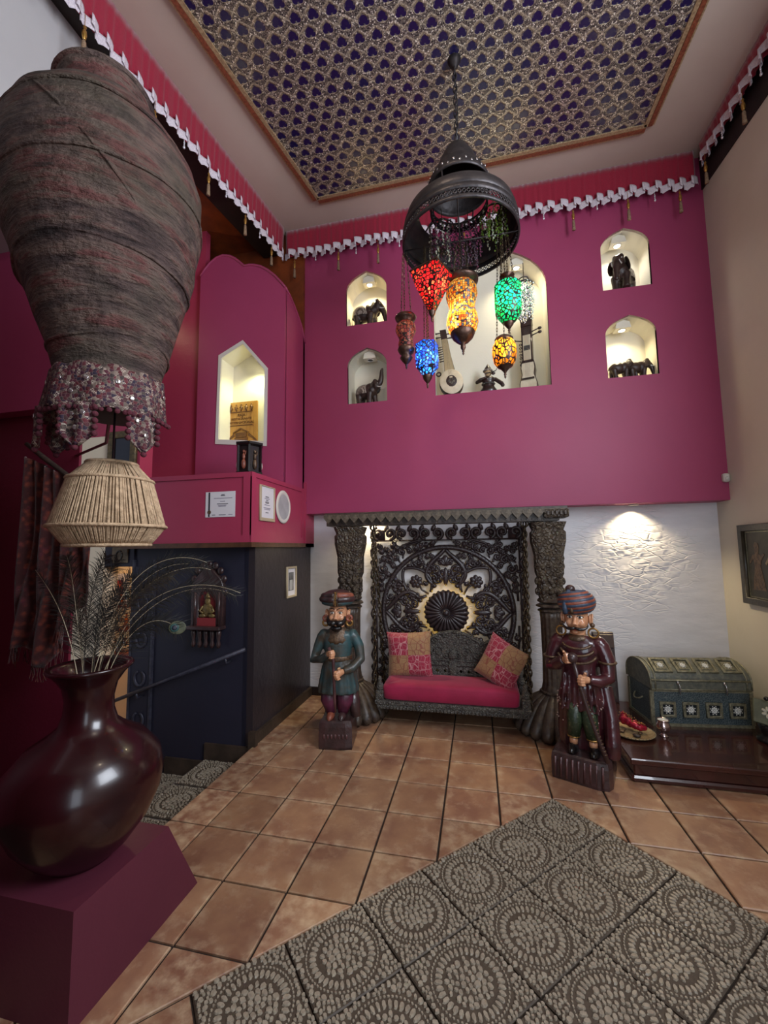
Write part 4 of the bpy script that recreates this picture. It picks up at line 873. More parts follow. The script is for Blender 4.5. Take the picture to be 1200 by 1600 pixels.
for i in range(4):
    x = -.255 + .17 * i
    o = link('square_panel', fd, m_chestdark, ch); o.location = (x, -CD - .004, .13)
    f = link('panel_frame', fme, m_brasst, o); f.rotation_euler = (PI / 2, 0, 0); f.location = (0, -.004, 0)
    r = link('rosette', fpm, m_inlay, o)
    o = link('lid_panel', fme2, m_brasst, ch); an = math.radians(47); o.location = (x, -(CD + .01) * math.cos(PI * 4.6 / 16) - .002, .282 + .065 + .125 * math.sin(PI * 4.6 / 16) + .004); o.rotation_euler = (math.radians(37), 0, 0)
    i2 = M().rbox((0, 0, -.002), (.075, .075, .01), .003).obj('lid_panel_field', m_brasst, o); r = link('lid_rosette', fpm, m_inlay, o); r.rotation_euler = (-PI / 2, 0, 0); r.scale = (.8, .8, .8)
for x in (-.17, .17):
    la = M(); la.rbox((x, -CD - .014, .335), (.014, .012, .03), .004); la.tube(bez([(x, -CD - .02, .335), (x + .006, -CD - .034, .31), (x + .004, -CD - .022, .265), (x + .012, -CD - .02, .245)], 8), [.006, .007, .009, .011, .012, .011, .009, .006, .003], 8, flat=.5); la.obj('latch', mat('bright_steel', (190, 186, 184), rough=.2, metal=.9), ch, True)
hl = M(); hl.tube(bez([(-CW - .005, -.06, .18), (-CW - .05, -.05, .14), (-CW - .05, .05, .14), (-CW - .005, .06, .18)], 10), .007, 6); hl.obj('handle', m_brasst, ch, True)
# plate with red bundle
tp = thing('brass_plate', 'round beaten brass plate near the front corner of the platform', 'plate', (.69, .70, PZ), 0); M().lathe([(.0, .004), (.11, .004), (.135, .012), (.15, .022), (.155, .022), (.152, .017), (.13, .004), (.11, 0), (0, 0)], 36, cap=False).obj('dish', mat('hammered_brass', (176, 154, 116), (140, 118, 84), 30, .38, metal=.4, bump=.4, bscale=60), tp, True)
for k in range(40): aa = 2 * PI * k / 40; M().sph((.153 * math.cos(aa), .153 * math.sin(aa), .023), .0045, 6, 4).obj('rim_bead', m_brasst, tp, True)
for i, (x, y, r) in enumerate(((.62, .70, .018), (.65, .74, .014), (.70, .63, .022), (.745, .69, .015))):
    rr = random.Random(i); m = M().sph((0, 0, r * .45), (r * 1.3, r, r * .5), 10, 7, rotm(0, 0, rr.uniform(0, 3))); tag(m.obj('leather_pouch' if i == 2 else 'seed_pod', mat('dark_pod', (40, 28, 26), rough=.5) if i == 2 else m_bronze, None, True), ['small brown seed pod at the left rim of the brass plate', 'small brown seed pod in the middle of the brass plate', 'dark flat pouch at the front of the brass plate', 'small brown seed pod at the right of the brass plate'][i], 'ornament').location = (x, y, PZ + .006)
m_foil = mat('red_foil', (172, 20, 52), (110, 10, 34), 40, .22, metal=.35, bump=.6, bscale=50)
bu = M(); rr = random.Random(4)
for k in range(26): u = rr.random(); bu.sph((-.055 + .11 * u + rr.uniform(-.02, .02), .06 - .10 * u + rr.uniform(-.02, .02), .035 + .055 * (1 - u) * rr.random()), (rr.uniform(.018, .034), rr.uniform(.018, .03), rr.uniform(.016, .03)), 8, 6, rotm(rr.random() * 3, rr.random() * 3, 0))
b0 = thing('red_foil_bundle', 'crumpled shiny red foil bundle with gold beads on the brass plate', 'bundle', (.70, .74, PZ + .012)); remesh(bu, 'wrap', .007, m_foil, b0, 1); gb = M()
for k in range(60): u = rr.random(); gb.sph((-.06 + .12 * u + rr.uniform(-.025, .025), .06 - .10 * u + rr.uniform(-.025, .025), .06 + .055 * (1 - u) * rr.uniform(.5, 1)), .0045, 6, 4)
gb.obj('beads', m_gold, b0, True)['kind'] = 'stuff'
gp = thing('silver_goblet', 'small polished silver pot on a foot in front of the chest', 'pot', (.905, .70, PZ)); M().lathe([(0, 0), (.03, 0), (.032, .006), (.014, .018), (.014, .024), (.036, .04), (.047, .065), (.046, .085), (.036, .102), (.034, .108), (.043, .12), (.040, .12), (.031, .108), (.033, .1), (.0, .095)], 28, cap=False).obj('bowl', mat('polished_silver', (196, 176, 172), rough=.16, metal=.95), gp, True)
M().lathe([(.0, .112), (.03, .112), (.034, .116)], 20, cap=False).obj('filling', m_inlay, gp, True)
# carved board leaning on the wall
lb_ = thing('leaning_board', 'dark carved wooden board leaning on the wall behind the plum statue', 'board', (.71, 1.36, PZ - .002), 0, rot=(-.09, 0, 0)); M().rbox((0, 0, .31), (.185, .03, .62), .006).obj('board', m_blkwood, lb_)
M().bb(-.07, .07, -.022, -.014, .04, .46).obj('inset_panel', m_post2, lb_); rl = M()
for s in (-1, 1):
    for k in range(16): rl.torus((s * .025, -.024, .08 + .022 * k), .012, .003, 10, 5, 'y')
rl.obj('chain_relief', m_bench, lb_, True)['kind'] = 'stuff'; M().rbox((0, -.02, .54), (.17, .012, .12), .004).obj('top_panel', mat('brown_panel', (70, 50, 40), rough=.4), lb_)
# little painted stand at the right edge
es = thing('painted_tile_stand', 'small dark stand holding a tilted painted flower tile at the right edge of the platform', 'stand', (1.60, .74, PZ), -.25); M().lathe([(.07, 0), (.075, .02), (.04, .035), (.05, .07), (.06, .11), (.03, .13)], 20).obj('base', m_black, es, True)
tl = M(); tl.T = Matrix.Translation((0, -.01, .20)) @ rotm(-.55, .2, 0).to_4x4(); tl.rbox((0, 0, 0), (.17, .02, .17), .004); tl.obj('tile', mat('sage_painted_tile', (92, 94, 72), (72, 74, 56), 20, .5), es)
fl_ = M(); fl_.T = Matrix.Translation((0, -.01, .20)) @ rotm(-.55, .2, 0).to_4x4()
for k in range(7): aa = 2 * PI * k / 7; fl_.sph((.026 * math.cos(aa), -.012, .026 * math.sin(aa)), (.018, .004, .011), 8, 5, rotm(0, -aa, 0))
fl_.obj('flower', mat('flower_white', (176, 172, 156), rough=.6), es, True); M().sph((.0, -.0, .30), .016, 8, 6).obj('knob', m_black, es, True)
# ================================================================ RIGHT WALL
pa = thing('framed_painting', 'framed dark miniature painting of figures on the right wall', 'painting', (XR, .78, 1.41), 0); PW, PH = .33, .315
fm = flat_mesh([[(-PW, -PH), (PW, -PH), (PW, PH), (-PW, PH)], [(-PW + .045, -PH + .045), (PW - .045, -PH + .045), (PW - .045, PH - .045), (-PW + .045, PH - .045)]], .018, .004)
fm.transform(Matrix(((0, 0, -1, -.02), (-1, 0, 0, 0), (0, 1, 0, 0), (0, 0, 0, 1)))); link('frame', fm, mat('dark_green_frame', (62, 56, 44), (44, 40, 32), 20, .35, bump=.2), pa)
M().bb(-.016, -.004, -PW + .04, PW - .04, -PH + .04, PH - .04).obj('canvas', mat('dark_painted_canvas', (44, 42, 36), (60, 58, 48), 14, .5), pa); ob = M(); ob.bb(-.019, -.016, -PW + .055, PW - .055, -PH + .052, -PH + .060)
ob.bb(-.019, -.016, -PW + .055, PW - .055, PH - .060, PH - .052); ob.bb(-.019, -.016, PW - .062, PW - .055, -PH + .052, PH - .052); ob.bb(-.019, -.016, -PW + .055, -PW + .062, -PH + .052, PH - .052); ob.obj('painted_border', m_brasst, pa)
fg = [M() for _ in range(3)]
for i, (y, sc_) in enumerate(((.15, 1), (-.03, .9), (-.18, 1))):
    m = fg[i]; O = [(-.075, -.2), (.075, -.2), (.055, -.1), (.032, -.01), (.045, .045), (.09, .0), (.1, .015), (.05, .078), (.018, .085), (.026, .105), (.026, .135), (.03, .15), (.012, .175), (-.018, .17), (-.028, .145), (-.022, .11), (-.016, .085), (-.048, .07), (-.08, .09), (-.088, .075), (-.045, .03), (-.032, -.01), (-.055, -.1)]
    m.prism([(y + a_ * sc_, b_ * sc_) for a_, b_ in O], -.0185, -.0155, 'x')
    m.obj('painted_figure', [m_bronze, mat('painted_cream', (150, 130, 100), rough=.5), mat('painted_rose', (120, 70, 62), rough=.5)][i], pa)
sn = thing('motion_sensor', 'small white sensor box in the corner above the white wall', 'sensor', (XR - .03, YU - .0, 2.15)); M().rbox((0, -.02, 0), (.05, .045, .075), .01).obj('housing', m_white, sn); M().sph((0, -.042, -.008), (.016, .012, .018), 12, 8).obj('lens', m_inlay, sn, True)
# recessed downlights under the overhang
m_hot = emis('lit_lens', (255, 214, 140), 30)
for x, nm in ((1.03, 'small recessed downlight under the overhang, right of the swing'), (-1.53, 'small recessed downlight under the overhang behind the left swing post')):
    d = thing('downlight', nm, 'lamp', (x, 1.36, 1.957)); M().lathe([(.034, -.001), (.045, -.004), (.045, -.010), (.034, -.010)], 24).obj('bezel', m_white, d, True); M().lathe([(.0, -.006), (.034, -.008)], 24, cap=False).obj('lens', m_hot, d)
    light('downlight_beam', 'SPOT', (x, 1.36, 1.94), 46, (1.0, .80, .48), target=(x, 1.41, 0), spot_size=2.2, spot_blend=.7, shadow_soft_size=.03)
# ================================================================ PEDESTAL, VASE, FEATHERS
pd = M(); pd.prism([(-1.666, 0), (-1.03, 0), (-1.235, .38), (-1.666, .38)], -3.2, -1.76, 'x'); pdo = tag(pd.obj('pedestal', plaster('plum_plaster', (88, 34, 50), (78, 29, 44), .55, .12, 9), None, False, True), 'maroon plastered pedestal block carrying the big vase', 'pedestal')
m_vase = mat('oxblood_lacquer', (42, 10, 14), (28, 7, 10), 3, .24, coat=.15, bump=.04, bscale=8)
VX, VY = -1.975, -1.45
vs = thing('floor_vase', 'big glossy oxblood lacquered vase on the maroon pedestal', 'vase', (VX, VY, .38))
M().lathe([(0, 0), (.115, 0), (.125, .012), (.17, .05), (.23, .13), (.268, .22), (.276, .285), (.262, .36), (.205, .43), (.135, .475), (.102, .505), (.088, .55), (.085, .60), (.096, .655), (.122, .695), (.142, .715), (.148, .725), (.142, .735), (.12, .722), (.088, .67), (.072, .6), (.072, .5), (.16, .42), (.22, .3), (.0, .05)], 64, cap=False).obj('body', m_vase, vs, True)
M().torus((0, 0, .727), .145, .008, 48, 8).obj('rim', m_vase, vs, True)
m_quill = mat('pale_quill', (196, 180, 150), (150, 134, 108), 20, .4); m_barb = mat('dark_feather_barb', (34, 28, 24), (24, 26, 22), 30, .6); m_barb2 = mat('brown_feather_barb', (56, 46, 34), (40, 34, 26), 30, .6)
def feather(label, P, blen, eye=False, seed=0, dens=46, brown=False, droop=.4):
    o = thing('peacock_feather', label, 'feather', (VX, VY, .38 + .55), group='peacock feathers in the vase'); rr = random.Random(seed); base = Vector((VX, VY, .93)); Q = [Vector(p) - base for p in P]; C_ = bez([Vector((rr.uniform(-.03, .03), rr.uniform(-.03, .03), -.1))] + Q, 26)
    M().tube(C_, [.0021 - .0015 * k / 26 for k in range(27)], 5).obj('quill', m_quill if seed not in (6, 7, 10, 11) else m_barb2, o, True)
    b = M()
    for k in range(dens):
        t = .28 + .72 * k / dens; i = min(25, int(t * 26)); f = t * 26 - i; p = C_[i].lerp(C_[i + 1], f); d = (C_[i + 1] - C_[i]).normalized(); sd = d.cross(Vector((.3, -.9, .2))).normalized(); L = blen * (.55 + .45 * math.sin(PI * min(1, t)))
        for s in (-1, 1):
            e = p + (d * .75 + sd * s * .75 + Vector((rr.uniform(-.35, .35), rr.uniform(-.35, .35), -droop * .5 + rr.uniform(-.2, .2)))) * L * rr.uniform(.6, 1.45); md = p.lerp(e, .55) + d * L * .12
            n_ = Vector((.25, -.95, .2)).cross((e - p).normalized()).normalized() * .0009
            j = b.pts([p - n_, p + n_, md + n_, md - n_, e]); b.f += [(j, j + 1, j + 2, j + 3), (j + 3, j + 2, j + 4)]
    bo = b.obj('barbs', m_barb2 if brown else m_barb, o); bo['kind'] = 'stuff'
    if eye:
        e = C_[-1]; fw = Vector((.55, -.83, .1)).normalized(); q_ = Vector((0, -1, 0)).rotation_difference(fw).to_matrix()
        for nm, rx, rz, y, mm in (('eye_halo', .034, .028, 0, mat('feather_gold_green', (70, 72, 48), (50, 52, 36), 60, .6)), ('eye_ring', .018, .017, -.002, mat('feather_teal', (26, 62, 58), rough=.5, metal=.1)), ('eye_spot', .0105, .0105, -.004, mat('feather_indigo', (12, 16, 32), rough=.4))):
            m = M(); m.sph(e + q_ @ Vector((-.01 if nm != 'eye_halo' else 0, y, 0)), (rx, .0022, rz), 20, 8, q_); m.obj(nm, mm, o, True)
    return o
FE = [([(-1.98, -1.44, 1.25), (-1.9, -1.42, 1.50), (-1.7, -1.38, 1.60), (-1.52, -1.35, 1.525)], .05, 'long arching feather, uppermost of those bending right'),
      ([(-1.97, -1.44, 1.22), (-1.88, -1.40, 1.44), (-1.66, -1.37, 1.54), (-1.50, -1.35, 1.495)], .05, 'arching feather just below the uppermost bending right'),
      ([(-1.96, -1.43, 1.20), (-1.86, -1.40, 1.38), (-1.62, -1.36, 1.50), (-1.36, -1.35, 1.40)], .06, 'longest feather sweeping right in front of the wall shrine'),
      ([(-1.95, -1.43, 1.17), (-1.84, -1.39, 1.35), (-1.60, -1.36, 1.49), (-1.385, -1.34, 1.385)], .06, 'feather with drooping tip under the longest one'),
      ([(-1.96, -1.45, 1.2), (-1.9, -1.40, 1.42), (-1.75, -1.38, 1.53), (-1.6, -1.36, 1.52)], .05, 'feather with short curve in the middle of the right bunch'),
      ([(-1.94, -1.42, 1.14), (-1.84, -1.40, 1.27), (-1.75, -1.38, 1.33), (-1.645, -1.36, 1.255)], .085, 'peacock feather with teal eye bending low to the right'),
      ([(-2.0, -1.44, 1.25), (-2.0, -1.42, 1.40), (-1.95, -1.4, 1.5), (-1.92, -1.4, 1.54)], .06, 'upright feather in front of the lit doorway'),
      ([(-2.03, -1.44, 1.2), (-2.05, -1.42, 1.36), (-2.03, -1.4, 1.48), (-1.98, -1.4, 1.56)], .07, 'upright bushy feather in front of the cream door'),
      ([(-2.05, -1.45, 1.2), (-2.1, -1.43, 1.4), (-2.14, -1.42, 1.5), (-2.17, -1.42, 1.56)], .07, 'upright feather leaning left with fine barbs'),
      ([(-2.06, -1.45, 1.2), (-2.14, -1.45, 1.34), (-2.22, -1.45, 1.42), (-2.30, -1.45, 1.50)], .04, 'bare quill leaning furthest left'),
      ([(-1.98, -1.45, 1.2), (-1.95, -1.44, 1.32), (-1.9, -1.42, 1.42), (-1.84, -1.4, 1.48)], .07, 'dark feather standing behind the pale quills'),
      ([(-1.95, -1.44, 1.2), (-1.88, -1.42, 1.36), (-1.76, -1.4, 1.46), (-1.66, -1.38, 1.47)], .06, 'dark feather curving right behind the arching bunch'),
      ([(-1.99, -1.45, 1.15), (-1.98, -1.44, 1.28), (-1.93, -1.42, 1.37), (-1.87, -1.4, 1.42)], .08, 'short dark bushy feather in the middle of the vase'),
      ([(-2.04, -1.43, 1.15), (-2.08, -1.42, 1.25), (-2.1, -1.41, 1.33), (-2.13, -1.4, 1.38)], .08, 'short bushy feather low at the left of the vase mouth')]
for i, (P, bl, lb) in enumerate(FE): feather(lb, P, bl, i == 5, i, 120 if i in (5, 7, 8, 10, 11) else 90, i in (7, 8, 11))
# ================================================================ BIG JAR ON ITS WALL SHELF
t = NT('weathered_clay'); co = t.coord(); mp = t.node('ShaderNodeMapping'); t.link(co, mp.inputs[0]); mp.inputs['Rotation'].default_value = (.25, .42, 0); mp.inputs['Scale'].default_value = (1.2, 1.2, 6.0)
n1 = t.noise(2.6, 7, .65, vec=mp.outputs[0]); n2 = t.noise(16, 5, .6, vec=co); n3 = t.noise(3.2, 3, vec=co)
c = t.ramp(n1, [(.32, lin((36, 27, 27))), (.43, lin((76, 60, 57))), (.51, lin((98, 80, 72))), (.58, lin((98, 58, 55))), (.66, lin((52, 39, 37))), (.8, lin((100, 72, 60)))]); c = t.mix(t.math('MULTIPLY', t.rng(n3, .45, .65), .6), c, lin((72, 66, 54))); c = t.mix(t.math('MULTIPLY', t.rng(n2, .5, .7), .6), c, lin((44, 34, 33)))
t.bump(t.math('ADD', t.math('MULTIPLY', n1, 2.6), n2), 1.0, .03); m_clay = t.fin(c, .75, 0, .25)
JX, JY, JZ = -1.80, -1.58, 2.15
jr = thing('clay_jar', 'huge weathered clay storage jar standing high on the left', 'jar', (JX, JY, JZ), rot=(0, -.075, 0)); rr = random.Random(2)
def wob(a, z): return 1 + .016 * math.sin(2 * a + z * 3) + .008 * math.sin(5 * a - z * 7) + .012 * math.sin(z * 33 + 2.0 * math.sin(a + .5)) + .005 * math.sin(11 * a + z * 23)
M().lathe([(0, 0), (.135, 0), (.146, .02), (.172, .1), (.205, .22), (.235, .32), (.265, .42), (.292, .5), (.315, .58), (.336, .67), (.352, .76), (.36, .85), (.358, .93), (.343, 1.01), (.312, 1.09), (.265, 1.16), (.215, 1.21), (.178, 1.24), (.164, 1.27), (.163, 1.31), (.176, 1.33), (.176, 1.345), (.15, 1.345), (.14, 1.31), (.14, 1.26), (0, 1.2)], 96, cap=False, mod=wob).obj('body', m_clay, jr, True)
for z, r in ((.2, .199), (.5, .292), (.78, .354), (1.02, .339)):
    P = [((r * wob(2 * PI * k / 60, z)) * math.cos(2 * PI * k / 60), r * wob(2 * PI * k / 60, z) * math.sin(2 * PI * k / 60), z + .012 * math.sin(4 * PI * k / 60 + z * 9)) for k in range(60)]; M().tube(P, .0065, 6, closed=True).obj('coil_ridge', m_clay, jr, True)
M().tube([((r_ - .006) * math.cos(-1.75 + 1.35 * t), (r_ - .006) * math.sin(-1.75 + 1.35 * t), z_) for t, r_, z_ in ((0, .275, 1.13), (.15, .318, 1.07), (.3, .343, 1.0), (.45, .357, .92), (.6, .36, .83), (.75, .354, .75), (.9, .34, .67), (1, .325, .61))], [.006, .014, .018, .020, .020, .018, .012, .004], 8, flat=.35).obj('diagonal_ridge', m_clay, jr, True)
M().lathe([(0, 1.347), (.178, 1.347), (.186, 1.356), (.18, 1.37), (.09, 1.378), (.05, 1.38), (.046, 1.40), (.056, 1.415), (.05, 1.43), (0, 1.432)], 40, cap=False).obj('lid', m_clay, jr, True)
M().tube(bez([(-.27, -.12, 1.13), (-.33, -.14, 1.17), (-.31, -.14, 1.22), (-.23, -.1, 1.19)], 10), .014, 8).obj('handle', m_clay, jr, True)
sh = thing('jar_shelf', 'bracketed wall shelf carrying the clay jar', 'shelf', (JX, JY, 2.12)); M().lathe([(0, 0), (.185, 0), (.19, .006), (.19, .022), (.185, .028), (0, .028)], 40, cap=False).obj('board', m_soffit_and_shade, sh, True)
M().tube([(0, 0, .012), (-.45, .40, .012), (-.86, .585, .012)], .007, 6).obj('bracket_arm', m_maroon, sh)
# embroidered hanging round the shelf
t = NT('mirrorwork_textile'); co = t.coord(); v = t.voro(85, 'F1', 'Color', rnd=.8); sp_ = t.node('ShaderNodeSeparateColor'); t.link(v, sp_.inputs[0]); ve = t.voro(85, 'DISTANCE_TO_EDGE', rnd=.8); ch_ = t.node('ShaderNodeTexChecker'); ch_.inputs['Scale'].default_value = 190; t.link(co, ch_.inputs[0])
c = t.ramp(sp_.outputs[0], [(0, lin((70, 22, 28))), (.3, lin((34, 26, 42))), (.5, lin((84, 28, 36))), (.7, lin((42, 32, 32))), (.95, lin((110, 94, 84)))]); c = t.mix(t.math('MULTIPLY', t.rng(ve, .01, .04, 1, 0), .45), c, lin((150, 130, 118))); c = t.mix(t.math('MULTIPLY', ch_.outputs['Fac'], t.rng(sp_.outputs[1], .86, .9)), c, lin((150, 136, 124)))
t.bump(t.math('ADD', ve, t.noise(120, 2)), .5, .005); m_mirrorw = t.fin(c, .75, 0, .3)
m_pom = mat('pompon_wool', (84, 24, 38), (60, 16, 28), 60, .9, bump=.6, bscale=120); m_mir = mat('mirror_bead', (176, 168, 166), rough=.15, metal=.8)
to = thing('embroidered_hanging', 'mirrorwork embroidered cloth band with pompons hanging round the jar shelf', 'wall hanging', (JX, JY, 2.12)); R0 = .212
def RB(a, z, k=0.): return ((R0 + k) * math.cos(a), (R0 + k) * math.sin(a), z)
A0, A1 = -3.35, .35
M().grid(lambda u, v_: RB(A0 + (A1 - A0) * u, .125 - .165 * v_ - .012 * math.sin(7 * u * PI) ** 2, .012 * math.sin(u * 31) * v_ - .02 * (1 - v_)), 60, 6).obj('band', m_mirrorw, to, True, solid=.006)
for i, (ac, wd, L) in enumerate(((-3.0, .4, .12), (-2.15, .48, .14), (-1.2, .5, .15), (-.25, .5, .15))):
    def FP(u, v_): hw = wd * (1 if v_ < .72 else 1 - (v_ - .72) / .28 * .85); return RB(ac + (u - .5) * 2 * hw * .5, -.035 - L * v_, .006 + .01 * math.sin(u * 9 + i))
    fo = M().grid(FP, 10, 10).obj('flap', m_mirrorw, to, True, solid=.005)
    for k in range(11):
        s = k / 10; a_, z_ = (ac - wd * .5, -.05 - L * .7 * (s * 2.2)) if s < .42 else ((ac + wd * .5, -.05 - L * .7 * ((1 - s) * 2.2)) if s > .58 else (ac + (s - .5) * wd * 2.5, -.04 - L * 1.02)); M().sph(RB(a_, z_, .008), .0105, 8, 6).obj('pompon', m_pom, fo, True)
    for u, v_ in ((.3, .25), (.7, .25), (.5, .6)): p = Vector(FP(u, v_)); aa = math.atan2(p.y, p.x); M().sph((p.x * 1.02, p.y * 1.02, p.z), (.002, .009, .009), 12, 6, rotm(0, 0, aa)).obj('mirror_disc', m_mir, fo, True)
for k in range(16): a_ = A0 + .12 + (A1 - A0 - .2) * k / 15; M().sph(RB(a_, .01 + .05 * (k % 2), -.008), (.002, .009, .009), 12, 6, rotm(0, 0, a_)).obj('mirror_disc', m_mir, to, True)
for k in range(34): M().sph(RB(A0 + (A1 - A0) * k / 33, -.052, .004), .0095, 8, 6).obj('pompon', m_pom, to, True)
# ---------------------------------------------------------------- jute lamp under the shelf
m_jute = mat('jute_cord', (188, 160, 128), (150, 124, 96), 50, .85, bump=.5, bscale=120)
lp = thing('jute_pendant_lamp', 'natural jute cord pendant lampshade hanging below the jar', 'lamp', (-1.79, -1.57, 1.60)); prof = [(.138, 0), (.19, .07), (.14, .25), (.082, .315)]
def pr(t):
    t *= 3; i = min(2, int(t)); f = t - i; return (prof[i][0] + (prof[i + 1][0] - prof[i][0]) * f, prof[i][1] + (prof[i + 1][1] - prof[i][1]) * f)
sd = M(); rr = random.Random(9)
for k in range(150):
    a = 2 * PI * k / 150 + rr.uniform(-.012, .012); P = []; tw = rr.uniform(-.03, .03)
    for j in range(10): r, z = pr(j / 9); aa = a + tw * j / 9; P.append((r * math.cos(aa), r * math.sin(aa), z))
    sd.tube(P, rr.uniform(.0028, .0037), 5)
sd.obj('cord_winding', m_jute, lp, True)['kind'] = 'stuff'
M().lathe([(r - .006, z) for r, z in prof], 40, cap=False).obj('liner', m_jute, lp, True)
for r, z in prof: M().torus((0, 0, z), r + .003, .0065, 48, 6).obj('hoop', m_jute, lp, True)
M().tube([(0, 0, .24), (0, 0, .522)], .004, 6).obj('cord', m_black, lp); M().lathe([(.0, .24), (.018, .24), (.018, .30), (.006, .32)], 14).obj('socket', m_black, lp, True)
for k in range(3): a = 2 * PI * k / 3; M().tube([(0, 0, .305), (.082 * math.cos(a), .082 * math.sin(a), .315)], .003, 5).obj('spider_arm', m_black, lp)
# ---------------------------------------------------------------- shawl on a branch
t = NT('paisley_wool'); co = t.coord(); n = t.noise(9, 6, .7); v = t.voro(34, 'SMOOTH_F1'); wv = t.noise(60, 3); c = t.ramp(n, [(.35, lin((74, 30, 26))), (.5, lin((110, 50, 36))), (.62, lin((70, 26, 40))), (.75, lin((132, 82, 54)))]); c = t.mix(t.rng(v, .2, .5), c, lin((58, 26, 26))); t.bump(wv, .6, .006); m_shawl = t.fin(c, .9, 0, .2, sheen=.3)
sw = thing('paisley_shawl', 'rust and maroon paisley shawl draped from a branch on the left wall', 'shawl', (-2.68, -1.06, 1.0))
def SH(u, v_):
    x = -.21 + .46 * u + .04 * math.sin(v_ * 3) - .03 * v_; top = 1.12 - .20 * u; bot = .02 + .05 * math.sin(u * 9) + .28 * max(0, u - .55) * 2; z = top + (bot - top) * v_; y = -.035 - .03 * math.sin(u * 19 + 1.5 * math.sin(v_ * 4)) * (.3 + .7 * v_) - .012 * math.sin(u * 41 + v_ * 3); return (x, y, z)
M().grid(SH, 60, 30).obj('cloth', m_shawl, sw, True, solid=.006); fr_ = M(); rr = random.Random(1)
for k in range(60): p = Vector(SH(k / 59, 1.0)); fr_.tube([p, p + Vector((rr.uniform(-.01, .01), rr.uniform(-.01, .01), -.04)), p + Vector((rr.uniform(-.015, .015), 0, -.075))], .0022, 4)
fr_.obj('fringe', m_shawl, sw)['kind'] = 'stuff'
br = tag(M().tube([(-2.92, -1.075, 2.20), (-2.75, -1.10, 2.10), (-2.6, -1.09, 2.0), (-2.46, -1.10, 1.93)], [.012, .015, .013, .009], 8).obj('branch', mat('bark', (60, 44, 34), (40, 30, 24), 40, .8, bump=.6), None, True), 'knotty branch holding the paisley shawl', 'branch')
# ================================================================ STAIR WALL ORNAMENTS
m_iron = mat('painted_iron', (70, 70, 84), (50, 50, 62), 30, .45, metal=.3, bump=.2)
hr = thing('handrail', 'thin dark iron handrail going down along the navy stair wall', 'handrail', (0, 0, 0)); M().tube([(-2.27, .19, .775), (-3.75, .19, .20)], .016, 8).obj('rail', m_iron, hr, True)
for x in (-2.45, -3.3): z = .775 - (-2.27 - x) * .3885; M().tube([(x, .19, z - .01), (x, .20, z - .05), (x, .275, z - .05)], .009, 6).obj('bracket', m_iron, hr, True)
hp = thing('horseshoe_plaque', 'narrow navy plaque with iron horseshoes beside the stair doorway', 'plaque', (-3.33, .262, 0)); M().bb(-.105, .105, -.008, .012, -.3, 1.44).obj('board', m_navy, hp)
for x in (-.11, .11): M().bb(x - .010, x + .010, -.016, .008, -.3, 1.5).obj('batten', m_iron, hp)
for z in (1.12, .80, .47, .12): M().tube([(.05 * math.cos(t), -.014, z + .062 * math.sin(t)) for t in [PI * .62 + 1.76 * PI * k / 22 for k in range(23)]], [.010 + .005 * math.sin(PI * k / 22) for k in range(23)], 8, flat=.6, up=(0, 1, 0)).obj('horseshoe', m_iron, hp, True)
hs = thing('horseshoe_picture', 'small framed horseshoe picture on the lintel over the stair doorway', 'picture', (-3.58, .245, 1.545)); M().rbox((0, -.006, 0), (.17, .016, .14), .004).obj('board', mat('parchment_board', (106, 92, 72), (84, 72, 56), 20, .6), hs); M().tube([(.032 * math.cos(t), -.018, -.004 + .042 * math.sin(t)) for t in [-PI * .38 + 1.76 * PI * k / 18 for k in range(19)]], .007, 6, up=(0, 1, 0)).obj('horseshoe', m_black, hs, True)
mf = thing('wall_mirror', 'tarnished gold framed mirror above the stair doorway', 'mirror', (-3.60, .245, 2.48)); me = flat_mesh([[(-.15, -.21), (.15, -.21), (.15, .21), (-.15, .21)], [(-.1, -.16), (.1, -.16), (.1, .16), (-.1, .16)]], .014, .005); link('frame', upright(me, -.012), mat('dull_gilt', (112, 96, 66), (74, 64, 46), 40, .4, metal=.4, bump=.6, bscale=60), mf); M().bb(-.11, .11, -.01, -.004, -.17, .17).obj('glass', mat('dim_mirror', (60, 60, 66), rough=.1, metal=.8), mf)
# carved shrine shelf
sr = thing('wall_shrine', 'dark carved wall shrine with a red and gold niche on the navy stair wall', 'shrine', (-2.66, .27, .765)); P_ = [(-.15, .17), (.15, .17), (.15, .5), (.13, .56), (.07, .62), (0, .69), (-.07, .62), (-.13, .56), (-.15, .5)]; hole = [(-.085, .2), (.085, .2), (.085, .4), (.06, .46), (0, .49), (-.06, .46), (-.085, .4)]
link('back_arch', upright(flat_mesh([P_, hole], .02, .004), -.022), m_blkwood, sr); M().bb(-.09, .09, -.02, -.004, .19, .5).obj('niche_back', mat('dull_red_cloth', (116, 34, 40), (90, 26, 32), 20, .7), sr); M().rbox((0, -.05, .165), (.32, .10, .03), .006).obj('shelf', m_blkwood, sr); M().bb(-.088, .088, -.05, -.02, .18, .245).obj('red_ledge', mat('red_ledge_cloth', (132, 40, 44), rough=.7), sr)
idl = M(); idl.sph((0, -.035, .31), (.055, .016, .06), 12, 8); idl.sph((0, -.035, .38), (.028, .016, .032), 12, 8); idl.lathe([(.03, .41), (.02, .43), (.004, .455)], 10, (0, -.035, 0), sy=.5)
for s in (-1, 1): idl.sph((s * .045, -.04, .262), (.035, .016, .018), 10, 6); idl.tube([(s * .04, -.04, .34), (s * .068, -.045, .30), (s * .03, -.055, .285)], .010, 6)
idl.obj('gilt_figure', mat('dull_gold_figure', (138, 116, 70), (96, 80, 50), 50, .4, metal=.4, bump=.4), sr, True)
bm2 = M().lathe([(.012, 0), (.02, .03), (.011, .06), (.02, .1), (.022, .125), (.014, .15)], 10).mesh('baluster', True)
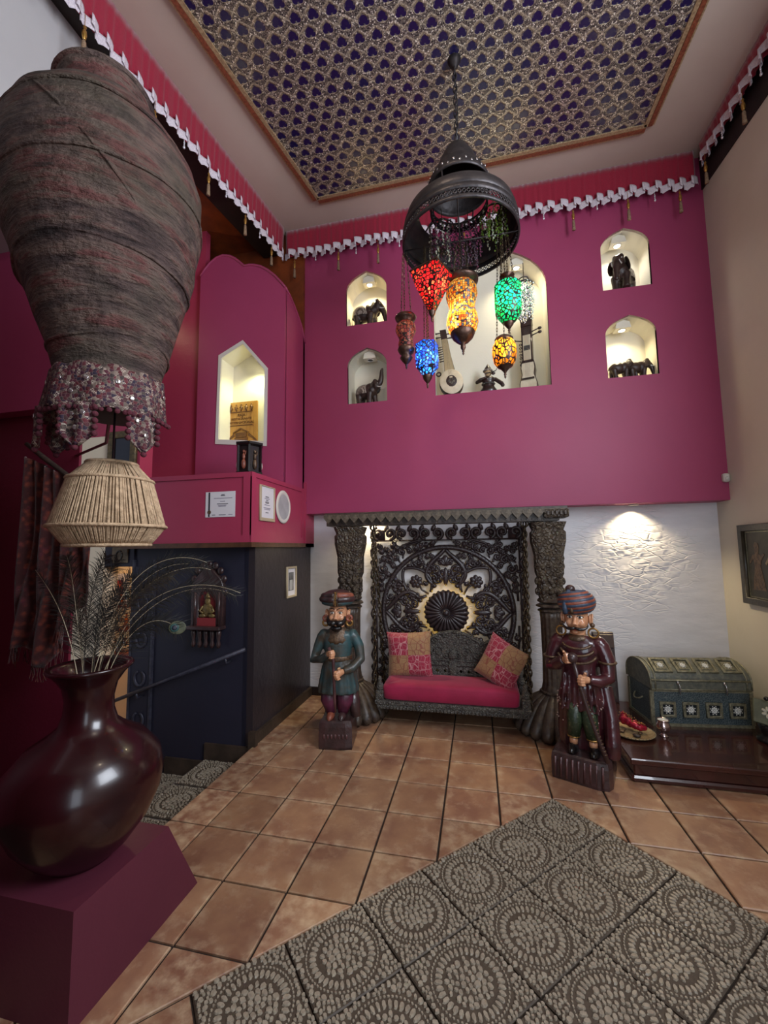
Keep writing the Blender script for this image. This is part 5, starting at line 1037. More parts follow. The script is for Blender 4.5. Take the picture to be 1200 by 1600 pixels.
for i in range(5): o = link('pendant_baluster', bm2, m_blkwood, sr); o.location = (-.12 + .06 * i, -.045, .0)
for i in range(9): a = PI * i / 8; M().sph((.155 * math.cos(a), -.025, .46 + .235 * math.sin(a) ** .8), (.032, .018, .032), 8, 6).obj('leaf_crocket', m_blkwood, sr, True)
for s in (-1, 1): M().tube([(s * .115, -.045, .18), (s * .115, -.045, .46)], .013, 8).obj('column', m_blkwood, sr, True)
# small picture on charcoal wall
m_ivory = mat('ivory_frame', (176, 160, 132), rough=.5); m_paper = mat('white_paper', (214, 210, 214), rough=.7); m_ink = mat('ink', (44, 42, 52), rough=.7); m_inkl = mat('pale_ink', (136, 130, 146), rough=.7)
def onx(me, x): me.transform(Matrix(((0, 0, 1, x), (1, 0, 0, 0), (0, 1, 0, 0), (0, 0, 0, 1)))); return me
XW = XL - .01
sp = thing('framed_photo', 'small ivory framed black and white picture on the charcoal wall', 'picture', (XW, .945, 1.255)); link('frame', onx(flat_mesh([[(-.105, -.15), (.105, -.15), (.105, .15), (-.105, .15)], [(-.09, -.135), (.09, -.135), (.09, .135), (-.09, .135)]], .008, .002), .010), m_ivory, sp); M().bb(.0, .006, -.092, .092, -.137, .137).obj('mount', m_paper, sp); M().bb(.006, .0075, -.055, .055, -.085, .095).obj('print', mat('grey_print', (112, 112, 112), (60, 60, 62), 18, .6), sp); M().bb(.007, .009, -.035, .03, -.08, .02).obj('printed_building', mat('light_grey_print', (170, 168, 166), rough=.6), sp)
# certificates
cf = thing('certificate', 'white certificate with dark ribbon on the front of the crimson bulkhead', 'certificate', (-2.52, .1795, 1.965)); M().bb(-.141, .141, -.004, -.001, -.108, .108).obj('sheet', m_paper, cf); M().bb(-.112, -.098, -.006, -.003, -.104, .104).obj('ribbon', m_ink, cf); M().sph((-.103, -.006, -.065), (.018, .003, .018), 12, 6).obj('seal', m_bronze, cf, True)
for z, x0, x1, mm in ((.082, .01, .04, m_ink), (.074, .005, .045, m_ink), (.052, -.06, .115, m_inkl), (.025, .0, .045, m_inkl), (.004, -.03, .075, m_ink), (-.008, -.02, .06, m_inkl), (-.017, -.015, .055, m_inkl), (-.09, -.075, -.045, m_ink), (-.09, -.01, .055, m_ink), (-.088, .08, .12, m_inkl)): M().bb(x0, x1, -.0055, -.003, z - .0025, z + .0025).obj('print_line', mm, cf)
XB = XL + .01
cf = thing('certificate', 'cream framed certificate on the side of the crimson bulkhead', 'certificate', (XL, .43, 1.985)); link('frame', onx(flat_mesh([[(-.13, -.155), (.13, -.155), (.13, .155), (-.13, .155)], [(-.11, -.13), (.12, -.13), (.12, .15), (-.11, .15)]], .006, .002), .008), m_ivory, cf); M().bb(.001, .006, -.112, .122, -.132, .152).obj('sheet', m_paper, cf)
for z, hw in ((.06, .03), (.045, .045), (.03, .02), (.015, .03), (.005, .03), (-.012, .045), (-.04, .06), (-.052, .05), (-.08, .025)): M().bb(.006, .0075, -hw, hw, z - .003, z + .003).obj('print_line', m_ink if hw < .04 else m_inkl, cf)
ov = thing('oval_plaque', 'white oval plaque beside the certificate on the crimson bulkhead', 'plaque', (XL, .74, 1.985)); o = M(); o.lathe([(0, 0), (.14, 0), (.15, .008), (.14, .016), (.118, .018), (.112, .012), (0, .012)], 40, cap=False); o.v = [(z, x, y * 1.08) for x, y, z in o.v]; o.obj('rim', m_white, ov, True); o = M(); o.lathe([(0, .0135), (.112, .0135)], 40, cap=False); o.v = [(z, x, y * 1.08) for x, y, z in o.v]; o.obj('face', mat('pale_grey_face', (176, 174, 176), (160, 158, 160), 10, .6), ov)
# hexagonal lantern on the ledge
hx = thing('hexagonal_lantern', 'small dark hexagonal box lantern with carved figures on the bulkhead ledge', 'lantern', (-2.345, .33, 2.23)); M().lathe([(.125, 0), (.125, .02), (.11, .022)], 6).obj('base', m_black, hx); M().lathe([(.095, .02), (.095, .25)], 6).obj('core', mat('dark_lantern_glass', (34, 26, 26), rough=.3), hx); M().lathe([(.11, .25), (.128, .262), (.128, .28), (.09, .29)], 6).obj('top', m_black, hx)
for k in range(6):
    a = PI / 3 * k; M().box((.108 * math.cos(a), .108 * math.sin(a), .135), (.016, .016, .24), rotm(0, 0, a)).obj('corner_post', m_black, hx)
    a += PI / 6; c = (.092 * math.cos(a), .092 * math.sin(a)); f = M(); f.sph((c[0], c[1], .085), (.02, .02, .045), 8, 6); f.sph((c[0], c[1], .15), (.014, .014, .03), 8, 6); f.sph((c[0], c[1], .195), (.011, .011, .014), 8, 6); f.tube([(c[0] - .02 * math.sin(a), c[1] + .02 * math.cos(a), .2), (c[0] - .016 * math.sin(a), c[1] + .016 * math.cos(a), .165), (c[0], c[1], .17)], .005, 5); f.obj('carved_figure', (m_inlay, m_rust, m_bronze)[k % 3], hx, True)
# ================================================================ ROOM BEYOND THE DOORWAY
fp_ = thing('sunset_painting', 'white framed red sunset painting in the lit room beyond the doorway', 'painting', (-5.74, 2.295, 1.03)); link('frame', upright(flat_mesh([[(-.27, -.26), (.27, -.26), (.27, .22), (-.27, .22)], [(-.17, -.06), (.17, -.06), (.17, .13), (-.17, .13)]], .015), -.016), m_paper, fp_); t = NT('sunset_paint'); g = t.node('ShaderNodeSeparateXYZ'); t.link(t.coord(), g.inputs[0]); M().bb(-.18, .18, -.012, -.002, -.07, .14).obj('canvas', t.fin(t.ramp(t.rng(g.outputs[2], -.07, .14), [(0, lin((40, 12, 16))), (.35, lin((120, 30, 30))), (.55, lin((236, 110, 40))), (.75, lin((190, 50, 50))), (1, lin((90, 30, 50)))]), .6), fp_)
br_ = thing('bar_shelf', 'wooden bar shelf in the lit room beyond the doorway', 'shelf', (-4.85, 1.75, 0)); 
for z in (.86, .56, .26): M().bb(-.45, .45, -.1, .1, z - .012, z + .012).obj('board', m_brownwall, br_)
for x in (-.45, .45): M().bb(x - .012, x + .012, -.1, .1, -1.0, 1.0).obj('upright', m_brownwall, br_)
gm = [M().lathe([(.03, 0), (.03, .11), (.012, .15), (.012, .2)], 12).mesh('bottle', True), M().lathe([(.022, 0), (.004, .01), (.004, .07), (.03, .1), (.034, .15), (.028, .18)], 12).mesh('glass', True)]
mg = [mat('bottle_glass', (150, 190, 220), rough=.08, metal=.5), mat('bottle_amber', (190, 110, 40), rough=.1, metal=.4), mat('glass_silver', (220, 220, 225), rough=.06, metal=.8)]
for r, z in enumerate((.872, .572, .272)):
    for i in range(9):
        k = (i + r) % 2; o = link('wine_glass' if k else 'bottle', gm[k], None); o.location = (-4.85 - .38 + .095 * i, 1.72, z); o.data = o.data
        if not o.data.materials: o.data.materials.append(None)
        o.material_slots[0].link = 'OBJECT'; o.material_slots[0].material = mg[(i * 2 + r) % 3]
        tag(o, ('stemmed glass' if k else 'bottle') + ' on the %s board of the bar shelf beyond the doorway' % ('top', 'middle', 'bottom')[r], 'glass' if k else 'bottle', 'glassware on the bar shelf')
# ---------------------------------------------------------------- plaque in the gable niche
m_pine = mat('varnished_pine', (206, 156, 78), (186, 132, 60), 6, .45, bump=.1); m_pined = mat('dark_carved_pine', (124, 82, 40), (98, 62, 30), 30, .5)  # darker brown pine for the lettering and relief pieces
pq = thing('carved_plaque', 'carved pine plaque with lettering and a house relief in the lit gable niche', 'plaque', (-2.815, CY + .205, 2.685), rot=(.02, 0, 0))
pc = M()
for i in range(9): M().bb(-.185 + .041 * i + .0008, -.185 + .041 * (i + 1) - .0008, -.012, .008, .0, .47).obj('plank', m_pine, pq)
for z, x0, x1 in ((.36, -.13, .13), (.215, -.13, .13)): M().bb(x0, x1, -.02, -.012, z - .005, z + .005).obj('moulding', m_pined, pq)
for s, z, sz in (('RAJA', .325, .042), ('RESTAURANTE', .285, .036), ('INTERNACIONAL', .245, .038)): o = link('lettering', text_mesh(s, sz, .003), m_pined, pq); o.rotation_euler = (PI / 2, 0, 0); o.location = (0, -.014, z)
for i in range(5):
    f = M(); x = -.12 + .06 * i; f.sph((x, -.018, .435), (.009, .006, .010), 8, 6); f.tube([(x, -.018, .425), (x + .004 * (-1) ** i, -.018, .395), (x - .004 * (-1) ** i, -.018, .368)], [.008, .010, .006], 6); f.tube([(x - .02, -.018, .41), (x, -.018, .42), (x + .02, -.018, .40)], .004, 5); f.obj('dancing_figure', m_pined, pq, True)
ho = M(); ho.prism([(-.09, .14), (0, .185), (.09, .14), (.09, .13), (0, .17), (-.09, .13)], -.03, -.012); ho.bb(-.065, .065, -.024, -.012, .085, .135); ho.bb(-.08, .08, -.028, -.012, .03, .05); ho.bb(-.075, .075, -.024, -.012, .055, .08); ho.obj('house_relief', m_pined, pq)
for s in (-1, 1): M().prism([(s * .09, .13), (s * .18, .05), (s * .18, .03), (s * .08, .10)], -.018, -.012).obj('hill_relief', m_pined, pq)
gs = thing('niche_spotlight', 'round spotlight in the sloping top of the gable niche', 'lamp', (-2.55, CY + .10, 3.505)); g = M(); g.lathe([(0, 0), (.034, 0), (.036, .012)], 20, cap=False); o = g.obj('lens', emis('gable_lens', (255, 250, 200), 25), gs); o.rotation_euler = (0, .86, 0); g = M(); g.torus((0, 0, .0), .038, .006, 24, 6); o = g.obj('bezel', m_white, gs, True); o.rotation_euler = (0, .86, 0)
light('gable_beam', 'SPOT', (-2.57, CY + .095, 3.47), 18, (0.96, 1.0, .52), target=(-2.75, CY + .18, 2.9), spot_size=2.3, spot_blend=.8, shadow_soft_size=.03)
# ================================================================ CHANDELIER WITH LANTERNS
HX, HY = -.46, -.09
m_ironb = mat('blackened_iron', (46, 42, 44), (62, 56, 56), 16, .45, metal=.55, bump=.3, bscale=30); m_brownm = mat('brown_bronze', (86, 62, 50), (62, 44, 36), 26, .38, metal=.7, bump=.25, bscale=50)
cd = thing('chandelier', 'black iron bell chandelier with wide hoop hanging on a chain', 'chandelier', (HX, HY, 0))
M().lathe([(.004, 4.53), (.03, 4.50), (.075, 4.455), (.12, 4.375), (.15, 4.30), (.166, 4.262), (.174, 4.258), (.188, 4.225), (.212, 4.185), (.224, 4.15), (.226, 4.125), (.219, 4.125), (.217, 4.15), (.2, 4.19), (.18, 4.22), (.15, 4.28), (.11, 4.37), (.07, 4.44), (.004, 4.51)], 48, cap=False).obj('bell', m_ironb, cd, True)
pr_ = M().sph((0, 0, 0), (.008, .004, .010), 6, 5).mesh('stud', True)
for k in range(34): a = 2 * PI * k / 34; o = link('pierced_stud', pr_, m_mir, cd); o.location = (.221 * math.cos(a), .221 * math.sin(a), 4.158 + .016 * (k % 2)); o.rotation_euler = (0, 0, a + PI / 2)
# crown ring of the bell mouth: alternating prongs and drops
cr = M(); cr.lathe([(.196, 3.975), (.204, 3.975), (.204, 4.01), (.196, 4.01), (.196, 3.975)], 48, cap=False); cr.lathe([(.196, 4.035), (.207, 4.035), (.207, 4.05), (.196, 4.05), (.196, 4.035)], 48, cap=False); cro = cr.obj('crown_ring', m_ironb, cd, True)
dp = M().lathe([(.003, 0), (.011, .012), (.003, .026)], 6).mesh('drop', True)
for k in range(36): a = 2 * PI * k / 36; o = link('crown_drop', dp, m_ironb, cro); o.location = (.2 * math.cos(a), .2 * math.sin(a), 4.008)
# wide hoop
M().lathe([(.285, 3.975), (.325, 3.960), (.365, 3.925), (.378, 3.915), (.395, 3.865), (.402, 3.815), (.396, 3.815), (.388, 3.865), (.372, 3.907), (.36, 3.915), (.32, 3.950), (.285, 3.965), (.285, 3.975)], 64, cap=False).obj('hoop_shoulder', m_ironb, cd, True)
hp_ = M(); hp_.lathe([(.398, 3.780), (.405, 3.780), (.405, 3.820), (.398, 3.820), (.398, 3.780)], 64, cap=False); hp_.lathe([(.395, 3.715), (.406, 3.715), (.409, 3.727), (.404, 3.743), (.395, 3.743), (.395, 3.715)], 64, cap=False); ho_ = hp_.obj('hoop', m_ironb, cd, True)
pz = M(); pz.torus((0, 0, 0), .0105, .0035, 10, 5, 'x'); pz.tube([(0, 0, -.02), (0, 0, -.01)], .003, 5); pz.tube([(0, 0, .01), (0, 0, .02)], .003, 5); pzm = pz.mesh('fret', True)
for k in range(90): a = 2 * PI * k / 90; o = link('hoop_fret', pzm, m_ironb, ho_); o.location = (.401 * math.cos(a), .401 * math.sin(a), 3.762); o.rotation_euler = (0, 0, a)
for k in range(4): a = PI / 4 + PI / 2 * k + .3; M().tube([(.22 * math.cos(a), .22 * math.sin(a), 4.13), (.205 * math.cos(a), .205 * math.sin(a), 4.04), (.26 * math.cos(a), .26 * math.sin(a), 4.0), (.30 * math.cos(a), .30 * math.sin(a), 3.965)], .006, 6).obj('strut', m_ironb, cd, True)
for k in range(2): a = PI / 2 * k; M().tube([(.398 * math.cos(a), .398 * math.sin(a), 3.745), (-.398 * math.cos(a), -.398 * math.sin(a), 3.745)], .005, 6).obj('cross_bar', m_ironb, cd, True)
chain_mesh((0, 0, 4.52), (0, 0, 5.17), .05, .018, .005).obj('chain', m_ironb, cd, True); M().tube([(0, 0, 4.5), (.012, .004, 4.8), (0, 0, 5.18)], .0045, 6).obj('flex', m_black, cd, True); M().lathe([(0, 5.10), (.03, 5.13), (.035, 5.16), (.05, 5.178)], 16).obj('ceiling_hook', m_ironb, cd, True)
def glass(name, cols, scale, edge=.05, rnd=.9, gen='Object', mosaic=False, zs=1.):
    t = NT(name); co = t.coord(gen); mp = t.node('ShaderNodeMapping'); t.link(co, mp.inputs[0]); mp.inputs['Scale'].default_value = (1, 1, zs)
    ve = t.voro(scale, 'DISTANCE_TO_EDGE', vec=mp.outputs[0], rnd=rnd); vc = t.voro(scale, 'F1', 'Color', vec=mp.outputs[0], rnd=rnd); s_ = t.node('ShaderNodeSeparateColor'); t.link(vc, s_.inputs[0])
    n = len(cols); c = t.ramp(s_.outputs[0], [(i / n, lin(x)) for i, x in enumerate(cols)]); c.node.color_ramp.interpolation = 'CONSTANT'
    tr = t.node('ShaderNodeBsdfTranslucent'); t.link(c, tr.inputs[0]); t.val(t.b.inputs['Base Color'], c); t.b.inputs['Roughness'].default_value = .15
    m1 = t.node('ShaderNodeMixShader'); m1.inputs[0].default_value = .35; t.link(tr.outputs[0], m1.inputs[1]); t.link(t.b.outputs[0], m1.inputs[2])
    dk = t.node('ShaderNodeBsdfPrincipled'); dk.inputs['Base Color'].default_value = lin((40, 30, 28)); dk.inputs['Metallic'].default_value = .5; dk.inputs['Roughness'].default_value = .4
    tp = t.node('ShaderNodeBsdfTransparent'); t.link(c, tp.inputs[0]); m3 = t.node('ShaderNodeMixShader'); m3.inputs[0].default_value = .28; t.link(m1.outputs[0], m3.inputs[1]); t.link(tp.outputs[0], m3.inputs[2])
    m2 = t.node('ShaderNodeMixShader'); t.link(t.rng(ve, edge * .7, edge * 1.1, 1, 0), m2.inputs[0]); t.link(m3.outputs[0], m2.inputs[1]); t.link(dk.outputs[0], m2.inputs[2]); t.link(m2.outputs[0], t.out.inputs[0]); return t.m
g_red = glass('red_fretted_glass', [(230, 24, 30), (240, 40, 40), (250, 90, 60)], 44, .17); g_blue = glass('blue_fretted_glass', [(40, 80, 240), (30, 110, 250), (90, 150, 255)], 48, .17); g_green = glass('green_fretted_glass', [(20, 190, 110), (40, 220, 120), (30, 200, 150)], 40, .14)
g_amber = glass('amber_fretted_glass', [(250, 150, 30), (250, 170, 50)], 46, .15, zs=.6); g_mos = glass('yellow_mosaic_glass', [(240, 180, 60), (230, 140, 44), (90, 100, 124), (226, 170, 70), (210, 100, 44), (240, 200, 110)], 64, .09, .35); g_pink = glass('copper_crackle_glass', [(216, 124, 104), (196, 100, 92), (226, 150, 120)], 44, .09, .5)
m_bulb = emis('lantern_bulb', (255, 236, 200), 22)
def lantern(name, label, x, y, ztop, prof, n, gm_, cap, base, power, pcol, bz, rotz=0., hang=3, boff=(0, 0), zr=3.735, smooth=True):
    """prof in metres below ztop; cap, base = metal profiles"""
    o = thing(name, label, 'lantern', (HX + x, HY + y, ztop), rotz)
    M().lathe([(r, -d) for r, d in prof], n, cap=False).obj('glass', gm_, o, smooth)
    M().lathe([(r, -d) for r, d in cap], n, cap=False).obj('cap', m_brownm, o, smooth); M().lathe([(r, -d) for r, d in base], max(n, 12), cap=False).obj('base', m_brownm, o, True); zb = -base[-1][1]
    M().lathe([(.006, zb + .004), (.010, zb - .006), (.005, zb - .014), (.008, zb - .022), (.0, zb - .036)], 10).obj('finial', m_brownm, o, True)
    M().sph((boff[0], boff[1], -bz), (.032, .032, .042), 14, 10).obj('bulb', m_bulb if power > .1 else m_inlay, o, True)
    light(name + '_bulb_light', 'POINT', (HX + x + boff[0] * math.cos(rotz), HY + y, ztop - bz + .05), power, pcol, shadow_soft_size=.004)
    rt = prof[0][0] * .92; H = zr - ztop
    for k in range(hang):
        a = 2 * PI * k / hang + .5; chain_mesh((rt * math.cos(a), rt * math.sin(a), -.002), (rt * .35 * math.cos(a), rt * .35 * math.sin(a), H), .022, .006, .0017).obj('chain', m_chain, o)
    return o
def E_(P, k=.8): return [(r, d) for r, d in P]
lantern('pink_lantern', 'copper pink crackle-glass lantern hanging furthest left', -.40, .0, 3.19, [(.05, .0), (.068, .02), (.074, .06), (.048, .12), (.056, .165), (.05, .19)], 24, g_pink, [(0, -.05), (.072, -.05), (.078, -.04), (.07, -.022), (.048, -.008), (.052, .004)], [(.056, .185), (.062, .2), (.05, .225), (.03, .24), (.046, .262), (.03, .285), (.008, .31)], .05, (1, .8, .6), .1, 0, 3)
lantern('blue_lantern', 'glowing blue fretted glass lantern, lowest of the group', -.25, -.02, 3.0, [(.02, -.03), (.082, 0), (.082, .12), (.078, .17), (.03, .235)], 6, g_blue, [(.0, -.035), (.022, -.032), (.02, -.028)], [(.035, .228), (.03, .25), (.012, .275), (.006, .285)], 3.5, (.55, .75, 1), .16, .3, 3, smooth=False)
lantern('red_lantern', 'glowing red inverted pyramid lantern', -.19, -.20, 3.42, [(.0, -.045), (.145, .02), (.11, .12), (.02, .30)], 4, g_red, [(.02, -.05), (.147, .012), (.15, .022), (.143, .024)], [(.024, .29), (.02, .31), (.006, .33)], 4, (1, .72, .5), .15, .35, 3, smooth=False)
lantern('mosaic_lantern', 'large yellow mosaic glass hourglass lantern in the middle', .0, .0, 3.42, [(.085, 0), (.106, .035), (.11, .085), (.092, .15), (.088, .185), (.104, .24), (.11, .29), (.098, .335), (.08, .36)], 40, g_mos, [(.0, -.06), (.06, -.055), (.12, -.03), (.118, -.015), (.088, .004)], [(.083, .352), (.084, .365), (.07, .395), (.04, .425), (.016, .44), (.018, .465), (.008, .485)], 5, (1, .85, .6), .29, 0, 3, boff=(-.045, -.03))
lantern('green_lantern', 'glowing green fretted glass lantern on the right', .31, -.0, 3.38, [(.06, .0), (.088, .02), (.09, .15), (.086, .22), (.05, .275), (.03, .29)], 24, g_green, [(.0, -.08), (.016, -.075), (.05, -.05), (.012, -.045), (.012, -.01), (.064, -.006), (.062, .004)], [(.034, .284), (.03, .30), (.012, .325), (.005, .335)], 4, (.7, 1, .85), .19, 0, 3)
lantern('amber_lantern', 'small amber fretted glass lantern below the green one', .275, .03, 2.985, [(.058, .0), (.078, .04), (.082, .09), (.072, .15), (.05, .185)], 24, g_amber, [(.0, -.035), (.04, -.03), (.062, -.012), (.06, .004)], [(.052, .18), (.03, .198), (.012, .22), (.006, .235)], 2.2, (1, .8, .5), .07, 0, 3, zr=3.735)
# bead cascades inside the hoop
def cascade(label, x, y, z, R, L, mats, seed):
    o = thing('bead_cascade', label, 'bead pendant', (HX + x, HY + y, z)); rr = random.Random(seed); M().torus((0, 0, 0), R, .005, 24, 6).obj('ring', m_ironb, o, True); M().torus((0, 0, .04), R * .55, .004, 20, 6).obj('upper_ring', m_ironb, o, True); M().tube([(0, 0, .04), (0, 0, .16)], .003, 5).obj('cord', m_chain, o)
    for q_ in range(len(mats)):
        b = M()
        for k in range(q_, 22, len(mats)):
            a = 2 * PI * k / 22; r = R * (1 if k % 2 else .6); l = L * rr.uniform(.65, 1); n = int(l / .014)
            for j in range(n): b.sph((r * math.cos(a) + rr.uniform(-.009, .009), r * math.sin(a) + rr.uniform(-.009, .009), -.008 - j * .014), rr.uniform(.0035, .0085), 6, 4)
        b.obj('bead_strands', mats[q_], o)['kind'] = 'stuff'
    return o
mb1, mb2, mb3, mb4 = mat('plum_bead', (110, 60, 84), rough=.15, metal=.4), mat('smoke_bead', (90, 76, 86), rough=.12, metal=.5), mat('green_bead', (110, 140, 60), rough=.12, metal=.4), mat('clear_bead', (200, 206, 186), rough=.1, metal=.6)
cascade('plum glass bead cascade in the left of the iron hoop', -.13, .08, 3.93, .09, .28, [mb1, mb2, mb4], 1); cascade('smoky glass bead cascade in the middle of the iron hoop', .06, .10, 3.90, .09, .30, [mb2, mb1], 2); cascade('green glass bead cascade in the right of the iron hoop', .24, .04, 3.94, .085, .24, [mb3, mb4, mb3], 3)
sb = cascade('silver bead wind chime beside the green lantern', .42, .02, 3.36, .055, .28, [m_mir, mb4], 4)
# ================================================================ NICHE SPOTLIGHTS
for i, (x, z, hw, e, c, lab, on_) in enumerate(((-1.50, 4.60, .07, 24, (1.0, .84, .50), 'upper left niche', 1), (-1.50, 3.72, .07, 0, (1, 1, 1), 'lower left niche', 0), (1.04, 4.595, .07, 14, (1.0, .95, .86), 'upper right niche', 1), (1.03, 3.72, .07, 15, (1.0, .86, .54), 'lower right niche', 1), (.08, 4.53, .07, 34, (1.0, .88, .58), 'large central niche', 1))):
    o = thing('niche_spotlight', 'wedge shaped spotlight in the top of the %s' % lab, 'lamp', (x, YU + .12, z)); M().prism([(-hw, -.06), (hw, -.06), (hw * .8, .0), (0, .02), (-hw * .8, .0)], -.05, .05).obj('housing', m_niche, o); M().torus((0, 0, -.061), .034, .006, 20, 6).obj('bezel', m_white, o, True)
    M().lathe([(0, -.062), (.03, -.062)], 20, cap=False).obj('lens', emis('niche_lens', (255, 235, 190), 22) if on_ else m_chestdark, o)
    if on_: light('niche_beam', 'SPOT', (x, YU + .12, z - .07), e, c, target=(x, YU + .19, z - .7), spot_size=2.5, spot_blend=.8, shadow_soft_size=.03)
# ================================================================ ELEPHANTS
m_ele = mat('ebony_elephant', (46, 32, 28), (66, 48, 42), 20, .38, bump=.25, bscale=60); t = NT('inlaid_rump'); v = t.voro(120, 'F1', 'Distance', rnd=.3); m_rump = t.fin(t.mix(t.rng(v, .3, .5, 1, 0), lin((84, 68, 60)), lin((210, 200, 186))), .45)
def elephant(label, loc, rz, s, trunk='down', inlay=True, dark=None):
    o = thing('elephant_figurine', label, 'figurine', loc, rz); k = s; b = M()
    b.sph((-.05 * k, 0, .165 * k), (.115 * k, .078 * k, .085 * k), 20, 14); b.sph((.03 * k, 0, .175 * k), (.085 * k, .072 * k, .085 * k), 18, 12)
    hz = .225 if trunk == 'down' else .215
    b.sph((.115 * k, 0, hz * k), (.055 * k, .05 * k, .062 * k), 16, 12); b.sph((.112 * k, .02 * k, (hz + .045) * k), (.03 * k, .026 * k, .03 * k)); b.sph((.112 * k, -.02 * k, (hz + .045) * k), (.03 * k, .026 * k, .03 * k))
    T = [(.14, 0, .22), (.18, 0, .19), (.198, 0, .13), (.195, 0, .07), (.205, 0, .03), (.22, 0, .025)] if trunk == 'down' else [(.14, 0, .215), (.19, 0, .235), (.2, 0, .30), (.185, 0, .36), (.19, 0, .40), (.215, 0, .395)]
    b.tube([(x * k, y * k, z * k) for x, y, z in bez(T, 12)], [(.038 - .024 * j / 12) * k for j in range(13)], 10)
    for x, y, dx in ((.055, .042, .02), (.055, -.042, -.012), (-.11, .042, -.008), (-.11, -.042, .015)): b.tube([(x * k, y * k, .14 * k), ((x + dx * .6) * k, y * k, .07 * k), ((x + dx) * k, y * k, .004 * k)], [.04 * k, .031 * k, .034 * k], 10)
    b.tube([(-.16 * k, 0, .19 * k), (-.182 * k, 0, .13 * k), (-.178 * k, 0, .07 * k)], [.009 * k, .006 * k, .007 * k], 6)
    remesh(b, 'body', .0075 * k, m_ele, o, 4)
    for sd in (-1, 1):
        M().sph((.085 * k, sd * .062 * k, (hz - .012) * k), (.042 * k, .008 * k, .058 * k), 14, 8, rotm(sd * .35, .1, sd * .5)).obj('ear', m_ele, o, True)
        M().tube([(p.x * k, p.y * k, p.z * k) for p in bez([(.15, sd * .03, .19), (.19, sd * .036, .165), (.225, sd * .03, .185)], 6)], [.0075 * k, .007 * k, .0065 * k, .006 * k, .005 * k, .0035 * k, .0015 * k], 8).obj('tusk', m_inlay, o, True)
        M().sph((.155 * k, sd * .036 * k, (hz + .012) * k), .0055 * k, 8, 6).obj('eye', m_inlay, o, True)
    if inlay:
        sd_ = M().lathe([(.0, .094), (.04, .090), (.075, .070), (.1, .034), (.106, -.01), (.104, -.035)], 24, cap=False, sx=1.12, sy=.82, c=(-.055, 0, .163)); sd_.v = [(x * k, y * k, z * k) for x, y, z in sd_.v]; sd_.obj('saddle_cloth', m_rump, o, True)
    return o
YN = YU + .13
elephant('dark elephant figurine with inlaid back in the warm upper left niche', (-1.525, YN - .02, 4.02), -.12, 1.05)
elephant('trumpeting elephant figurine with raised trunk in the unlit niche', (-1.52, YN - .04, 3.135), -.35, .92, 'up')
elephant('large elephant figurine with inlaid rump in the upper right niche', (1.06, YN - .03, 4.02), -2.1, 1.12)
elephant('small plain elephant figurine, left of the pair in the lower right niche', (.985, YN - .06, 3.148), .1, .66, inlay=False); elephant('small plain elephant figurine, right of the pair in the lower right niche', (1.145, YN - .03, 3.148), .1, .66, inlay=False)
# ================================================================ INSTRUMENTS IN THE CENTRAL NICHE
m_skinw = mat('drum_skin', (214, 200, 174), (196, 180, 150), 12, .5); m_tune = mat('dark_rosewood', (52, 32, 28), (38, 24, 22), 20, .35, coat=.3); m_horn = mat('pale_horn', (206, 190, 160), rough=.4)
sr_ = thing('sarod', 'pale faced sarod lute leaning in the left of the central niche', 'instrument', (-.60, YU + .10, 3.14), rot=(-.13, -.12, .1)); g = M(); g.sph((0, 0, .155), (.125, .075, .15), 28, 16); g.obj('bowl', m_tune, sr_, True)
fc = M(); fc.lathe([(0, .012), (.1, .010), (.118, 0)], 32, cap=False); fc.v = [(x * 1.02, -z - .056, y * 1.2 + .155) for x, y, z in fc.v]; fc.obj('skin_face', m_skinw, sr_, True); M().box((0, -.072, .155), (.06, .004, .06), rotm(0, PI / 4, 0)).obj('diamond_inlay', m_bench, sr_); M().box((0, -.078, .19), (.03, .012, .012)).obj('bridge', m_horn, sr_)
nk = M(); nk.loft([[(-w_, -.05, z), (w_, -.05, z), (w_ * .8, .0, z), (-w_ * .8, .0, z)] for w_, z in ((.055, .28), (.04, .45), (.034, .66), (.034, .78))]); nk.obj('neck', m_tune, sr_); fb = M(); fb.loft([[(-w_, -.056, z), (w_, -.056, z), (w_, -.048, z), (-w_, -.048, z)] for w_, z in ((.05, .27), (.037, .45), (.031, .66))]); fb.obj('fingerboard', mat('steel_fingerboard', (196, 178, 140), rough=.25, metal=.6), sr_)
for i in range(7): M().tube([(-.035, -.03, .42 + .028 * i), (-.085, -.03, .415 + .028 * i)], [.004, .007], 6).obj('peg', m_tune, sr_, True)
for i in range(4): M().tube([(.03 * (-1) ** i, -.03, .68 + .026 * i), (.085 * (-1) ** i, -.03, .68 + .026 * i)], [.005, .010], 6).obj('tuning_peg', m_tune, sr_, True)
for i in range(5): M().tube([(-.016 + .008 * i, -.082, .19), (-.016 + .008 * i, -.058, .66)], .0008, 4).obj('string', m_mir, sr_)
M().torus((-.115, -.02, .28), .022, .008, 16, 6, 'y').obj('scroll', m_tune, sr_, True)
sg = thing('sarangi', 'box shaped sarangi fiddle standing in the right of the central niche', 'instrument', (.155, YU + .11, 3.14), -.25); bd_ = M(); bd_.loft([[(-w_, -.05, z), (w_, -.05, z), (w_, .05, z), (-w_, .05, z)] for w_, z in ((.082, 0), (.085, .06), (.06, .15), (.07, .22), (.062, .28), (.05, .30), (.05, .66))]); bd_.obj('body', m_tune, sg)
